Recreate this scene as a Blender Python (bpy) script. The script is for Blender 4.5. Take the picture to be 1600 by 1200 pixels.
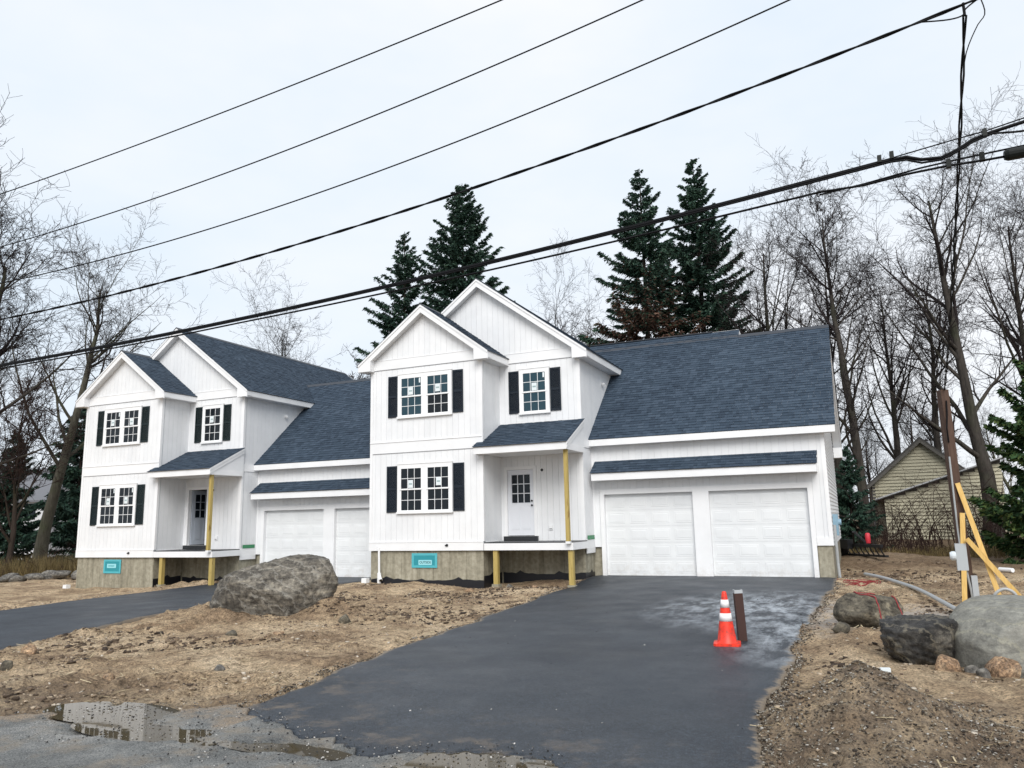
import bpy, bmesh, math, random
import numpy as np
from mathutils import Vector, Matrix
R = math.radians
random.seed(7)
for o in list(bpy.data.objects): bpy.data.objects.remove(o)
S = bpy.context.scene
COL = S.collection

# ------------------------------------------------------------------ camera, sky, sun, exposure
cam = bpy.data.cameras.new('camera'); cam.sensor_fit = 'HORIZONTAL'; cam.sensor_width = 36.0
cam.lens = 1202.73 / 1600 * 36.0; cam.clip_end = 2000; cam.clip_start = .1
co = bpy.data.objects.new('camera', cam); COL.objects.link(co); S.camera = co
yaw, pit, rol = R(23.989), R(10.121), R(-1.209)
fw = Vector((-math.sin(yaw)*math.cos(pit), math.cos(yaw)*math.cos(pit), math.sin(pit)))
rt = Vector((math.cos(yaw), math.sin(yaw), 0)); up = rt.cross(fw)
rt2 = rt*math.cos(rol) + up*math.sin(rol); up2 = -rt*math.sin(rol) + up*math.cos(rol)
co.matrix_world = Matrix(((rt2.x, up2.x, -fw.x, 14.544), (rt2.y, up2.y, -fw.y, -21.161), (rt2.z, up2.z, -fw.z, .835), (0, 0, 0, 1)))

W = bpy.data.worlds.new('World'); S.world = W; W.use_nodes = True
nt = W.node_tree; nt.nodes.clear()
def wn(t, **k):
    n = nt.nodes.new(t)
    for a, b in k.items(): setattr(n, a, b)
    return n
SUN_EL, SUN_AZ = 40, 158
sky = wn('ShaderNodeTexSky', sky_type='NISHITA', sun_disc=False, sun_elevation=R(SUN_EL), sun_rotation=R(SUN_AZ), air_density=1.0, dust_density=4.0)
bg1 = wn('ShaderNodeBackground'); bg1.inputs[1].default_value = .07
tc = wn('ShaderNodeTexCoord'); mp = wn('ShaderNodeMapping'); mp.inputs['Scale'].default_value = (1, 1, 2.6)
nz = wn('ShaderNodeTexNoise'); nz.inputs['Scale'].default_value = 1.3; nz.inputs['Detail'].default_value = 5; nz.inputs['Roughness'].default_value = .55
rmp = wn('ShaderNodeValToRGB'); rmp.color_ramp.elements[0].position = .36; rmp.color_ramp.elements[1].position = .64
rmp.color_ramp.elements[0].color = (.76, .855, .955, 1); rmp.color_ramp.elements[1].color = (.93, .95, .985, 1)
bg2 = wn('ShaderNodeBackground'); bg2.inputs[1].default_value = .62
mx = wn('ShaderNodeMixShader'); mx.inputs[0].default_value = .9
ow = wn('ShaderNodeOutputWorld')
L = nt.links.new
L(sky.outputs[0], bg1.inputs[0]); L(tc.outputs['Generated'], mp.inputs[0]); L(mp.outputs[0], nz.inputs[0]); L(nz.outputs[0], rmp.inputs[0])
L(rmp.outputs[0], bg2.inputs[0]); L(bg1.outputs[0], mx.inputs[1]); L(bg2.outputs[0], mx.inputs[2]); L(mx.outputs[0], ow.inputs[0])

sl = bpy.data.lights.new('sun', 'SUN'); sl.energy = 1.5; sl.angle = R(36); sl.color = (1, .975, .94)
so = bpy.data.objects.new('sun', sl); COL.objects.link(so); so.location = (10, -30, 40)
az = R(SUN_AZ); sd = Vector((math.sin(az)*math.cos(R(SUN_EL)), math.cos(az)*math.cos(R(SUN_EL)), math.sin(R(SUN_EL))))
so.rotation_euler = sd.to_track_quat('Z', 'Y').to_euler()
S.view_settings.view_transform = 'Standard'; S.view_settings.look = 'None'; S.view_settings.gamma = 1.0
S.view_settings.exposure = 0.86; S.view_settings.use_curve_mapping = False

# ------------------------------------------------------------------ materials
def mat(name, col=(.5, .5, .5), rough=.6, spec=.5, metal=0.0):
    m = bpy.data.materials.new(name); m.use_nodes = True
    b = m.node_tree.nodes['Principled BSDF']
    b.inputs['Base Color'].default_value = (*col, 1); b.inputs['Roughness'].default_value = rough
    b.inputs['Specular IOR Level'].default_value = spec; b.inputs['Metallic'].default_value = metal
    return m
class G:
    """small node helper on one material"""
    def __init__(s, m): s.t = m.node_tree; s.b = s.t.nodes['Principled BSDF']; s.pos = None
    def n(s, t, **k):
        x = s.t.nodes.new(t)
        for a, v in k.items():
            if a in x.inputs: x.inputs[a].default_value = v
            else: setattr(x, a, v)
        return x
    def l(s, a, b): s.t.links.new(a, b)
    def coord(s, scale=(1, 1, 1), kind='pos'):
        if kind == 'pos': o = s.n('ShaderNodeNewGeometry').outputs['Position']
        else: o = s.n('ShaderNodeTexCoord').outputs['Object']
        m = s.n('ShaderNodeMapping'); m.inputs['Scale'].default_value = scale; s.l(o, m.inputs[0]); return m.outputs[0]
    def noise(s, scale, detail=4, rough=.55, vec=None, dist=0.0):
        x = s.n('ShaderNodeTexNoise'); x.inputs['Scale'].default_value = scale; x.inputs['Detail'].default_value = detail
        x.inputs['Roughness'].default_value = rough; x.inputs['Distortion'].default_value = dist
        s.l(vec if vec is not None else s.coord(), x.inputs['Vector']); return x.outputs[0]
    def ramp(s, f, stops):
        r = s.n('ShaderNodeValToRGB'); e = r.color_ramp.elements
        while len(e) < len(stops): e.new(.5)
        for el, (p, c) in zip(e, stops): el.position = p; el.color = (*c, 1) if len(c) == 3 else c
        s.l(f, r.inputs[0]); return r.outputs[0]
    def mix(s, f, a, b, mode='MIX'):
        x = s.n('ShaderNodeMix', data_type='RGBA', blend_type=mode)
        for v, i in ((f, 0), (a, 6), (b, 7)):
            if isinstance(v, (int, float)): x.inputs[i].default_value = v
            elif isinstance(v, tuple): x.inputs[i].default_value = (*v, 1)
            else: s.l(v, x.inputs[i])
        return x.outputs[2]
    def math(s, op, a, b=0.0, c=0.0, clamp=False):
        x = s.n('ShaderNodeMath', operation=op, use_clamp=clamp)
        for i, v in enumerate((a, b, c)):
            if isinstance(v, (int, float)): x.inputs[i].default_value = v
            else: s.l(v, x.inputs[i])
        return x.outputs[0]
    def bump(s, h, strength=.3, dist=.02):
        x = s.n('ShaderNodeBump'); x.inputs['Strength'].default_value = strength; x.inputs['Distance'].default_value = dist
        s.l(h, x.inputs['Height']); s.l(x.outputs[0], s.b.inputs['Normal'])
    def col(s, c): s.l(c, s.b.inputs['Base Color'])
    def rough(s, c): s.l(c, s.b.inputs['Roughness'])
    def ellipse(s, cx, cy, rx, ry):
        """mask that falls from 1 at (cx,cy) to 0 at the ellipse rim, in world xy"""
        p = s.n('ShaderNodeNewGeometry').outputs['Position']; q = s.n('ShaderNodeSeparateXYZ'); s.l(p, q.inputs[0])
        a = s.math('DIVIDE', s.math('SUBTRACT', q.outputs[0], cx), rx); b = s.math('DIVIDE', s.math('SUBTRACT', q.outputs[1], cy), ry)
        r = s.math('SQRT', s.math('ADD', s.math('MULTIPLY', a, a), s.math('MULTIPLY', b, b)))
        return s.math('SUBTRACT', 1.0, r, clamp=True)
M = {}
def white(name, c, rough):
    m = mat(name, c, rough, .4); g = G(m)
    oi = g.n('ShaderNodeObjectInfo').outputs['Random']
    d = g.noise(1.6, 5); v = g.ramp(d, [(.3, tuple(x*.93 for x in c)), (.65, c)])
    w = g.ramp(oi, [(0, (.955, .96, .965)), (1, (1, 1, 1))])
    q = g.n('ShaderNodeSeparateXYZ'); g.l(g.n('ShaderNodeNewGeometry').outputs['Position'], q.inputs[0])
    lo = g.math('MULTIPLY', g.math('SUBTRACT', .12 if name == 'siding' else -.38, q.outputs[2]), 1.4, clamp=True); mud = g.math('MULTIPLY', lo, g.ramp(g.noise(5, 8, .8), [(.46, (0, 0, 0)), (.62, (1, 1, 1))]))
    seam = g.ramp(g.noise(.45, 3, .5), [(.35, (.965, .965, .97)), (.6, (1, 1, 1))])
    g.col(g.mix(g.math('MULTIPLY', mud, .45), g.mix(1, g.mix(1.0, v, w, 'MULTIPLY'), seam, 'MULTIPLY'), (.36, .29, .21))); M[name] = m
white('siding', (.82, .83, .84), .5); white('trim', (.86, .865, .87), .4); white('garage', (.80, .815, .82), .38); white('soffit', (.78, .79, .80), .5)
def shingle():
    m = mat('shingle', (.05, .06, .08), .85, .3); g = G(m)
    ri = g.n('ShaderNodeNewGeometry').outputs['Random Per Island']
    c = g.ramp(ri, [(0, (.025, .040, .061)), (.35, (.033, .052, .077)), (.75, (.041, .062, .090)), (1, (.052, .075, .106))])
    f = g.ramp(g.noise(140, 2), [(.35, (.72, .72, .72)), (.7, (1.25, 1.25, 1.25))])
    big = g.ramp(g.noise(.5, 3), [(.3, (.85, .87, .9)), (.7, (1.1, 1.1, 1.1))])
    g.col(g.mix(1, g.mix(1, c, f, 'MULTIPLY'), big, 'MULTIPLY')); g.bump(g.noise(220, 2), .4, .004); M['shingle'] = m
shingle()
M['drip'] = mat('drip_edge', (.03, .035, .045), .5)
M['bandshade'] = mat('band_shadow', (.30, .31, .33), .5)
M['backing'] = mat('wall_backing', (.62, .64, .66), .7)
M['navy'] = mat('shutter_navy', (.007, .013, .022), .5, .35); M['green'] = mat('shutter_green', (.006, .015, .017), .5, .35)
M['vinyl'] = mat('window_vinyl', (.84, .85, .86), .35)
def pane(name, c):
    m = mat(name, c, .02, .26); g = G(m); g.b.inputs['IOR'].default_value = 1.5
    g.bump(g.noise(2.2, 2), .06, .03); M[name] = m
pane('pane', (.008, .012, .016)); pane('pane_sky', (.022, .055, .075))  # second pane has the reflected sky's blue put into its base colour
M['sticker'] = mat('sticker_paper', (.70, .76, .78), .6); M['stickerink'] = mat('sticker_ink', (.32, .42, .43), .6)
def concrete():
    m = mat('concrete', (.3, .29, .25), .85, .3); g = G(m)
    st = g.noise(1, 5, .6, g.coord((5, 5, .5))); sp = g.noise(9, 6)
    a = g.ramp(st, [(.28, (.21, .193, .148)), (.5, (.315, .293, .23)), (.72, (.42, .395, .32))])
    b = g.ramp(sp, [(.35, (.78, .77, .74)), (.65, (1.08, 1.08, 1.06))])
    g.col(g.mix(1, a, b, 'MULTIPLY')); g.bump(g.noise(40, 4), .25, .006); M['concrete'] = m
concrete()
M['tar'] = mat('tar', (.008, .009, .013), .4)
def wood(name, a, b, sc=(18, 18, 1.2)):
    m = mat(name, a, .65, .3); g = G(m)
    n1 = g.noise(1, 5, .6, g.coord(sc, 'obj'), 1.2); k = g.ramp(g.noise(2.3, 2, .5, g.coord((3, 3, 1), 'obj')), [(.62, (1, 1, 1)), (.74, (.55, .45, .35))])
    g.col(g.mix(1, g.ramp(n1, [(.3, a), (.7, b)]), k, 'MULTIPLY')); g.bump(n1, .2, .004); M[name] = m
wood('pt_wood', (.34, .25, .07), (.50, .385, .14)); wood('stud_wood', (.58, .36, .10), (.75, .52, .20)); wood('pole_wood', (.055, .030, .022), (.11, .068, .048))
M['teal'] = mat('teal_board', (.02, .26, .31), .6); M['tealtape'] = mat('teal_tape', (.08, .42, .48), .55); M['label'] = mat('pale_label', (.30, .66, .72), .6); M['ink'] = mat('ink', (.01, .05, .06), .6)
M['pvc'] = mat('white_pvc', (.82, .83, .84), .35); M['black'] = mat('black_metal', (.012, .013, .015), .45); M['wrap'] = mat('green_wrap', (.03, .22, .09), .5)
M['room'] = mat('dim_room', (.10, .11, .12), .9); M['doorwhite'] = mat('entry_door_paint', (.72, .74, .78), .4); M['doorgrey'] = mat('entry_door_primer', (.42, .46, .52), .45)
M['threshold'] = mat('dark_threshold', (.02, .022, .025), .4)
M['greybox'] = mat('grey_enamel', (.42, .45, .47), .4); M['glassdome'] = mat('meter_glass', (.6, .65, .68), .08); M['bluebox'] = mat('blue_grey_box', (.22, .36, .46), .45)
M['cable'] = mat('cable_black', (.003, .003, .004), .6, .15); M['case'] = mat('splice_case', (.006, .009, .008), .5, .25)
M['cord'] = mat('red_cord', (.26, .014, .018), .5); M['pipegrey'] = mat('grey_pipe', (.36, .38, .39), .4)
def cone():
    m = mat('cone_orange', (.80, .035, .015), .45); g = G(m)
    g.col(g.ramp(g.noise(14, 5), [(.34, (.36, .05, .03)), (.47, (.70, .032, .014)), (.6, (.84, .045, .016))])); M['cone'] = m
cone(); M['conewhite'] = mat('cone_sleeve', (.82, .80, .80), .35)
M['rustpipe'] = mat('brown_steel', (.045, .018, .013), .65); M['redpaint'] = mat('red_paint', (.55, .03, .05), .4)
def asphalt():
    m = mat('asphalt', (.03, .033, .038), .6, .45); g = G(m)
    big = g.noise(.55, 5, .6); base = g.ramp(big, [(.3, (.015, .019, .026)), (.55, (.022, .028, .037)), (.75, (.033, .040, .050))])
    sp = g.ramp(g.noise(95, 3, .7), [(.38, (.5, .5, .52)), (.52, (1.05, 1.05, 1.05)), (.62, (2.4, 2.4, 2.3))])
    c = g.mix(1, base, sp, 'MULTIPLY'); c = g.mix(1, c, g.ramp(g.noise(24, 4, .75), [(.36, (.66, .66, .67)), (.5, (1, 1, 1)), (.64, (1.5, 1.5, 1.48))]), 'MULTIPLY')
    # tyre-worn drag streaks along the drive and dried stone dust carried in from the yard
    streak = g.ramp(g.noise(1, 5, .65, g.coord((2.6, .35, 1))), [(.52, (0, 0, 0)), (.75, (1, 1, 1))])
    c = g.mix(g.math('MULTIPLY', streak, .18), c, (.058, .070, .086))
    dust = g.math('ADD', g.ellipse(12.6, -4.9, 2.4, 3.6), g.ellipse(13.6, -8.5, 1.2, 2.6), clamp=True)
    dn = g.ramp(g.noise(1, 7, .75, g.coord((3.2, 1.3, 1))), [(.43, (0, 0, 0)), (.62, (1, 1, 1))])
    c = g.mix(g.math('MULTIPLY', g.math('MULTIPLY', g.math('POWER', dust, .7), dn), .9, clamp=True), c, (.44, .48, .52))
    mud = g.math('MULTIPLY', g.ramp(g.noise(2.1, 6, .7), [(.52, (0, 0, 0)), (.68, (1, 1, 1))]), g.math('ADD', g.ellipse(8.4, -13.6, 1.6, 2.2), g.ellipse(10.6, -14.9, 4.0, 1.1), clamp=True))
    c = g.mix(g.math('MULTIPLY', mud, .8), c, (.17, .135, .10))
    ed = g.n('ShaderNodeAttribute', attribute_name='edge').outputs['Fac']; en = g.math('SUBTRACT', g.noise(6, 6, .75), g.math('MULTIPLY', ed, 2.6))
    c = g.mix(g.math('MULTIPLY', g.ramp(en, [(.30, (0, 0, 0)), (.48, (1, 1, 1))]), .85), c, (.23, .18, .125))
    g.col(c); g.rough(g.ramp(g.noise(1.3, 4), [(.3, (.46, .46, .46)), (.7, (.62, .62, .62))])); g.bump(g.noise(120, 3, .7), .55, .008); M['asphalt'] = m
asphalt()
def roadm():
    m = mat('road', (.15, .15, .15), .5, .5); g = G(m)
    base = g.ramp(g.noise(1.4, 6, .65), [(.3, (.085, .088, .085)), (.5, (.17, .175, .17)), (.7, (.28, .275, .26))])
    sp = g.ramp(g.noise(70, 3, .8), [(.38, (.25, .26, .28)), (.5, (.95, .95, .95)), (.62, (1.75, 1.7, 1.62))])
    c = g.mix(1, base, sp, 'MULTIPLY')
    tan = g.ramp(g.noise(2.6, 6, .7), [(.5, (0, 0, 0)), (.66, (1, 1, 1))])
    c = g.mix(g.math('MULTIPLY', tan, .55), c, (.27, .215, .15))
    ed = g.n('ShaderNodeAttribute', attribute_name='edge').outputs['Fac']; en = g.math('SUBTRACT', g.noise(3.5, 7, .75), g.math('MULTIPLY', ed, .42))
    c = g.mix(g.math('MULTIPLY', g.ramp(en, [(.28, (0, 0, 0)), (.46, (1, 1, 1))]), .92), c, g.mix(1, (.27, .205, .14), sp, 'MULTIPLY'))
    g.col(c); g.rough(g.ramp(g.noise(1.8, 5), [(.35, (.22, .22, .22)), (.6, (.6, .6, .6))])); g.bump(g.noise(50, 5, .8), 1.0, .02); M['road'] = m
roadm()
def dirt():
    m = mat('dirt', (.25, .2, .14), .9, .2); g = G(m)
    a = g.ramp(g.noise(.75, 7, .62, dist=.4), [(.28, (.155, .106, .070)), (.41, (.32, .230, .148)), (.53, (.50, .380, .250)), (.72, (.62, .495, .345))])
    b = g.ramp(g.noise(7, 7, .7), [(.33, (.38, .35, .33)), (.47, (.92, .92, .92)), (.66, (1.28, 1.27, 1.25))])
    c = g.mix(1, a, b, 'MULTIPLY')
    d = g.ramp(g.noise(34, 5, .75), [(.36, (.36, .34, .33)), (.5, (1, 1, 1)), (.64, (1.5, 1.47, 1.42))]); c = g.mix(1, c, d, 'MULTIPLY')
    # heap of grey gravel, pale stone dust, leaf litter further out
    gm = g.ellipse(14.45, -13.3, 1.9, 2.0); gm2 = g.math('MULTIPLY', g.math('POWER', gm, .5), g.ramp(g.noise(5, 4), [(.3, (.3, .3, .3)), (.6, (1, 1, 1))]))
    c = g.mix(g.math('MULTIPLY', gm2, .4), c, g.ramp(g.noise(60, 4, .8), [(.35, (.05, .047, .045)), (.55, (.20, .185, .165)), (.7, (.42, .40, .37))]))
    pm = g.math('MULTIPLY', g.math('ADD', g.ellipse(15.3, -5.2, 1.3, 1.6), g.ellipse(13.95, -5.6, .6, 3.2), clamp=True), g.ramp(g.noise(4, 6, .7), [(.4, (0, 0, 0)), (.58, (1, 1, 1))]))
    c = g.mix(g.math('MULTIPLY', g.math('POWER', pm, .5), .8), c, (.50, .48, .46))
    q = g.n('ShaderNodeSeparateXYZ'); g.l(g.n('ShaderNodeNewGeometry').outputs['Position'], q.inputs[0])
    far = g.math('MULTIPLY', g.math('SUBTRACT', q.outputs[1], 3.0), .25, clamp=True)
    leaf = g.ramp(g.noise(5, 7, .75), [(.35, (.055, .036, .024)), (.5, (.13, .085, .052)), (.66, (.22, .16, .10))])
    c = g.mix(g.math('MULTIPLY', far, .75), c, leaf)
    damp = g.math('MULTIPLY', g.math('SUBTRACT', -13.6, q.outputs[1]), .8, clamp=True)
    c = g.mix(g.math('MULTIPLY', damp, .45), c, (.16, .13, .10))
    g.col(c); g.bump(g.noise(20, 9, .8), 1.0, .07); M['dirt'] = m
dirt()
def water():
    m = mat('puddle_water', (.075, .060, .036), .015, .5); g = G(m); g.b.inputs['IOR'].default_value = 1.33
    g.bump(g.noise(3, 2), .015, .02); M['water'] = m
water()
def rock(name, c0, c1, c2, vein=(.42, .40, .37), va=.5, wet=.0, sc=1.0, con=1.0):
    k_ = lambda *q: tuple(1+(x-1)*con for x in q)
    m = mat(name, c1, .8, .35); g = G(m); v = g.coord((sc, sc, sc), 'obj')
    a = g.ramp(g.noise(1.6, 8, .68, v, .5), [(.28, c0), (.5, c1), (.72, c2)])
    f = g.ramp(g.noise(12, 6, .7, v), [(.36, k_(.38, .38, .38)), (.5, k_(.95, .95, .95)), (.64, k_(1.55, 1.55, 1.5))]); c = g.mix(1, a, f, 'MULTIPLY')
    w = g.n('ShaderNodeTexWave', wave_type='BANDS', bands_direction='DIAGONAL'); w.inputs['Scale'].default_value = 1.5; w.inputs['Distortion'].default_value = 11; w.inputs['Detail'].default_value = 7; w.inputs['Detail Roughness'].default_value = .7; g.l(v, w.inputs[0])
    mr = g.n('ShaderNodeMapping'); mr.inputs['Rotation'].default_value = (.35, -.5, .2); mr.inputs['Scale'].default_value = (1.2, 1.2, 6.5); g.l(v, mr.inputs[0])
    c = g.mix(1, c, g.ramp(g.noise(1.5, 8, .72, mr.outputs[0], .6), [(.34, k_(.42, .41, .40)), (.5, (1, 1, 1)), (.66, k_(1.7, 1.68, 1.62))]), 'MULTIPLY')
    c = g.mix(g.math('MULTIPLY', g.ramp(w.outputs['Fac'], [(.90, (0, 0, 0)), (.99, (1, 1, 1))]), va), c, vein)
    g.col(c); g.rough(g.ramp(g.noise(2, 4, .5, v), [(.4, (.75-wet,)*3), (.6, (.9-wet*.5,)*3)])); g.bump(g.noise(6, 10, .74, v), .8, .06); M[name] = m
rock('rock_dark', (.055, .048, .040), (.130, .117, .098), (.235, .215, .182), (.44, .42, .37), .28, con=1.0)
rock('rock_grey', (.185, .18, .158), (.245, .242, .215), (.30, .298, .27), (.40, .38, .28), .3, con=.4)
rock('rock_black', (.012, .012, .013), (.034, .032, .030), (.17, .155, .13), (.32, .28, .2), .3, .35)
rock('rock_brown', (.05, .044, .034), (.11, .096, .072), (.20, .18, .14), (.2, .18, .14), .2)
rock('rock_tan', (.19, .12, .075), (.30, .195, .12), (.40, .30, .20), va=.1, sc=3)
rock('rock_flat', (.09, .085, .075), (.17, .16, .145), (.26, .25, .23), va=.25)
def gravelm(name, stops):
    m = mat(name, (.3, .3, .3), .85, .3); g = G(m)
    c = g.ramp(g.n('ShaderNodeNewGeometry').outputs['Random Per Island'], stops)
    f = g.ramp(g.noise(40, 4, .7), [(.35, (.7, .7, .7)), (.65, (1.2, 1.2, 1.2))]); g.col(g.mix(1, c, f, 'MULTIPLY')); M[name] = m
gravelm('gravel', [(0, (.06, .045, .035)), (.3, (.17, .125, .09)), (.6, (.32, .245, .17)), (.85, (.42, .34, .25)), (1, (.6, .55, .47))])
gravelm('gravel_grey', [(0, (.022, .018, .016)), (.3, (.075, .060, .046)), (.55, (.16, .130, .095)), (.8, (.25, .22, .175)), (.95, (.34, .32, .28)), (1, (.5, .48, .45))])
gravelm('litter', [(0, (.028, .02, .016)), (.4, (.085, .06, .042)), (.75, (.16, .115, .078)), (1, (.28, .215, .145))])
gravelm('straw', [(0, (.05, .035, .022)), (.5, (.22, .165, .095)), (1, (.48, .40, .26))])
gravelm('chips', [(0, (.012, .012, .013)), (.4, (.05, .05, .05)), (.7, (.2, .19, .18)), (1, (.62, .6, .57))])
def bark(name, a, b):
    m = mat(name, a, .9, .2); g = G(m); n1 = g.noise(1, 6, .7, g.coord((7, 7, 1.3), 'obj')); moss = g.ramp(g.noise(.6, 4), [(.5, (1, 1, 1)), (.75, (.85, 1.08, .72))])
    g.col(g.mix(1, g.ramp(n1, [(.3, a), (.7, b)]), moss, 'MULTIPLY')); g.bump(n1, .8, .05); M[name] = m
bark('bark', (.022, .019, .017), (.072, .063, .054)); bark('bark_brown', (.022, .016, .013), (.062, .047, .038)); bark('bark_pale', (.045, .042, .032), (.125, .118, .092))
M['twig'] = mat('twig', (.027, .022, .022), .9, .1); M['twig_pale'] = mat('twig_pale', (.040, .034, .031), .9, .1); M['twig_red'] = mat('twig_red', (.040, .025, .021), .9, .1)
def needles(name, a, b, c):
    m = mat(name, a, .7, .25); g = G(m)
    g.col(g.mix(1, g.ramp(g.n('ShaderNodeNewGeometry').outputs['Random Per Island'], [(0, a), (.6, b), (1, c)]), g.ramp(g.noise(.5, 3), [(.3, (.75, .78, .8)), (.7, (1.2, 1.18, 1.1))]), 'MULTIPLY')); M[name] = m
needles('spruce', (.013, .034, .026), (.030, .068, .049), (.070, .120, .080)); needles('spruce_dead', (.05, .026, .02), (.10, .055, .04), (.15, .09, .065))
needles('hemlock', (.012, .036, .013), (.034, .076, .025), (.095, .125, .038)); needles('drygrass', (.07, .05, .025), (.16, .12, .05), (.25, .19, .09))
M['oldclap'] = mat('old_clapboard', (.43, .405, .30), .85); M['oldroof'] = mat('old_roof', (.06, .058, .055), .9); M['oldtrim'] = mat('old_trim', (.10, .095, .085), .8); M['gutter'] = mat('gutter', (.4, .41, .42), .4)
M['farwhite'] = mat('far_white_wall', (.66, .67, .69), .7); M['fargrey'] = mat('far_grey_roof', (.15, .155, .17), .9)

# ------------------------------------------------------------------ mesh helpers
def link(name, me, m=None, parent=None, loc=None):
    o = bpy.data.objects.new(name, me); COL.objects.link(o)
    if m is not None and not me.materials: me.materials.append(m)
    if parent is not None: o.parent = parent
    if loc is not None: o.location = loc
    return o
def tag(o, label=None, cat=None, group=None, kind=None):
    if label: o['label'] = label
    if cat: o['category'] = cat
    if group: o['group'] = group
    if kind: o['kind'] = kind
    return o
def empty(name, loc, label, cat, group=None, rz=0.0):
    o = bpy.data.objects.new(name, None); COL.objects.link(o); o.location = loc; o.rotation_euler = (0, 0, rz); o.empty_display_size = .3
    return tag(o, label, cat, group)
class MB:
    def __init__(s): s.v = []; s.f = []
    def add(s, v, f):
        n = len(s.v); s.v += [tuple(x) for x in v]; s.f += [tuple(i+n for i in q) for q in f]; return s
    def box(s, x0, x1, y0, y1, z0, z1):
        return s.add([(x0, y0, z0), (x1, y0, z0), (x1, y1, z0), (x0, y1, z0), (x0, y0, z1), (x1, y0, z1), (x1, y1, z1), (x0, y1, z1)],
                     [(0, 3, 2, 1), (4, 5, 6, 7), (0, 1, 5, 4), (1, 2, 6, 5), (2, 3, 7, 6), (3, 0, 4, 7)])
    def prism(s, pts, d):
        """polygon (3d points) swept along vector d"""
        n = len(pts); d = Vector(d); a = [Vector(p) for p in pts]
        nn = sum(((a[i]-a[0]).cross(a[(i+1) % n]-a[0]) for i in range(1, n)), Vector())
        if nn.dot(d) > 0: a.reverse()
        return s.add(a + [p+d for p in a], [tuple(range(n)), tuple(range(2*n-1, n-1, -1))] + [(i, i+n, (i+1) % n+n, (i+1) % n) for i in range(n)])
    def beam(s, p0, p1, w, h, upv=(0, 0, 1)):
        p0, p1 = Vector(p0), Vector(p1); d = (p1-p0).normalized(); sx = d.cross(Vector(upv))
        if sx.length < 1e-4: sx = d.cross(Vector((1, 0, 0)))
        sx.normalize(); sy = sx.cross(d); sx *= w/2; sy *= h/2
        return s.prism([p0-sx-sy, p0+sx-sy, p0+sx+sy, p0-sx+sy], p1-p0)
    def tube(s, pts, r, n=8, caps=True):
        pts = [Vector(p) for p in pts]; k = len(pts); rr = r if hasattr(r, '__len__') else [r]*k; rings = []
        prev = None
        for i in range(k):
            t = (pts[min(i+1, k-1)]-pts[max(i-1, 0)]).normalized()
            if prev is None: a = t.orthogonal().normalized()
            else: a = (prev - t*prev.dot(t)).normalized()
            prev = a; b = t.cross(a)
            rings.append([pts[i]+(a*math.cos(2*math.pi*j/n)+b*math.sin(2*math.pi*j/n))*rr[i] for j in range(n)])
        f = [(i*n+j, i*n+(j+1) % n, (i+1)*n+(j+1) % n, (i+1)*n+j) for i in range(k-1) for j in range(n)]
        if caps: f += [tuple(range(n-1, -1, -1)), tuple(range((k-1)*n, k*n))]
        return s.add([p for g in rings for p in g], f)
    def mesh(s, name, smooth=False):
        me = bpy.data.meshes.new(name); me.from_pydata(s.v, [], s.f)
        if smooth: me.polygons.foreach_set('use_smooth', [True]*len(me.polygons))
        me.update(); return me
    def build(s, name, m, parent=None, loc=None, smooth=False): return link(name, s.mesh(name, smooth), m, parent, loc)
def np_mesh(name, V, F, smooth=False):
    V = np.asarray(V, np.float32); F = np.asarray(F, np.int32); k = F.shape[1]
    me = bpy.data.meshes.new(name); me.vertices.add(len(V)); me.vertices.foreach_set('co', V.ravel())
    me.loops.add(F.size); me.loops.foreach_set('vertex_index', F.ravel())
    me.polygons.add(len(F)); me.polygons.foreach_set('loop_start', np.arange(0, F.size, k, dtype=np.int32))
    try: me.polygons.foreach_set('loop_total', np.full(len(F), k, np.int32))
    except Exception: pass
    if smooth: me.polygons.foreach_set('use_smooth', np.ones(len(F), bool))
    me.update(calc_edges=True); me.validate(); return me
def vnoise(x, y, seed=0):
    xi = np.floor(x).astype(np.int64); yi = np.floor(y).astype(np.int64); fx = x-xi; fy = y-yi
    fx = fx*fx*(3-2*fx); fy = fy*fy*(3-2*fy)
    def h(a, b):
        n = (a*374761393 + b*668265263 + seed*974711) & 0x7fffffff
        n = ((n ^ (n >> 13))*1274126177) & 0x7fffffff
        n = (n ^ (n >> 16)) & 0xffff
        return n/32767.5-1
    return (h(xi, yi)*(1-fx)+h(xi+1, yi)*fx)*(1-fy)+(h(xi, yi+1)*(1-fx)+h(xi+1, yi+1)*fx)*fy
def fbm(x, y, sc, oct=4, gain=.5, seed=0):
    a = 1; s = 0
    for i in range(oct): s = s+a*vnoise(x*sc, y*sc, seed+i*17); sc *= 2.03; a *= gain
    return s

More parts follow.
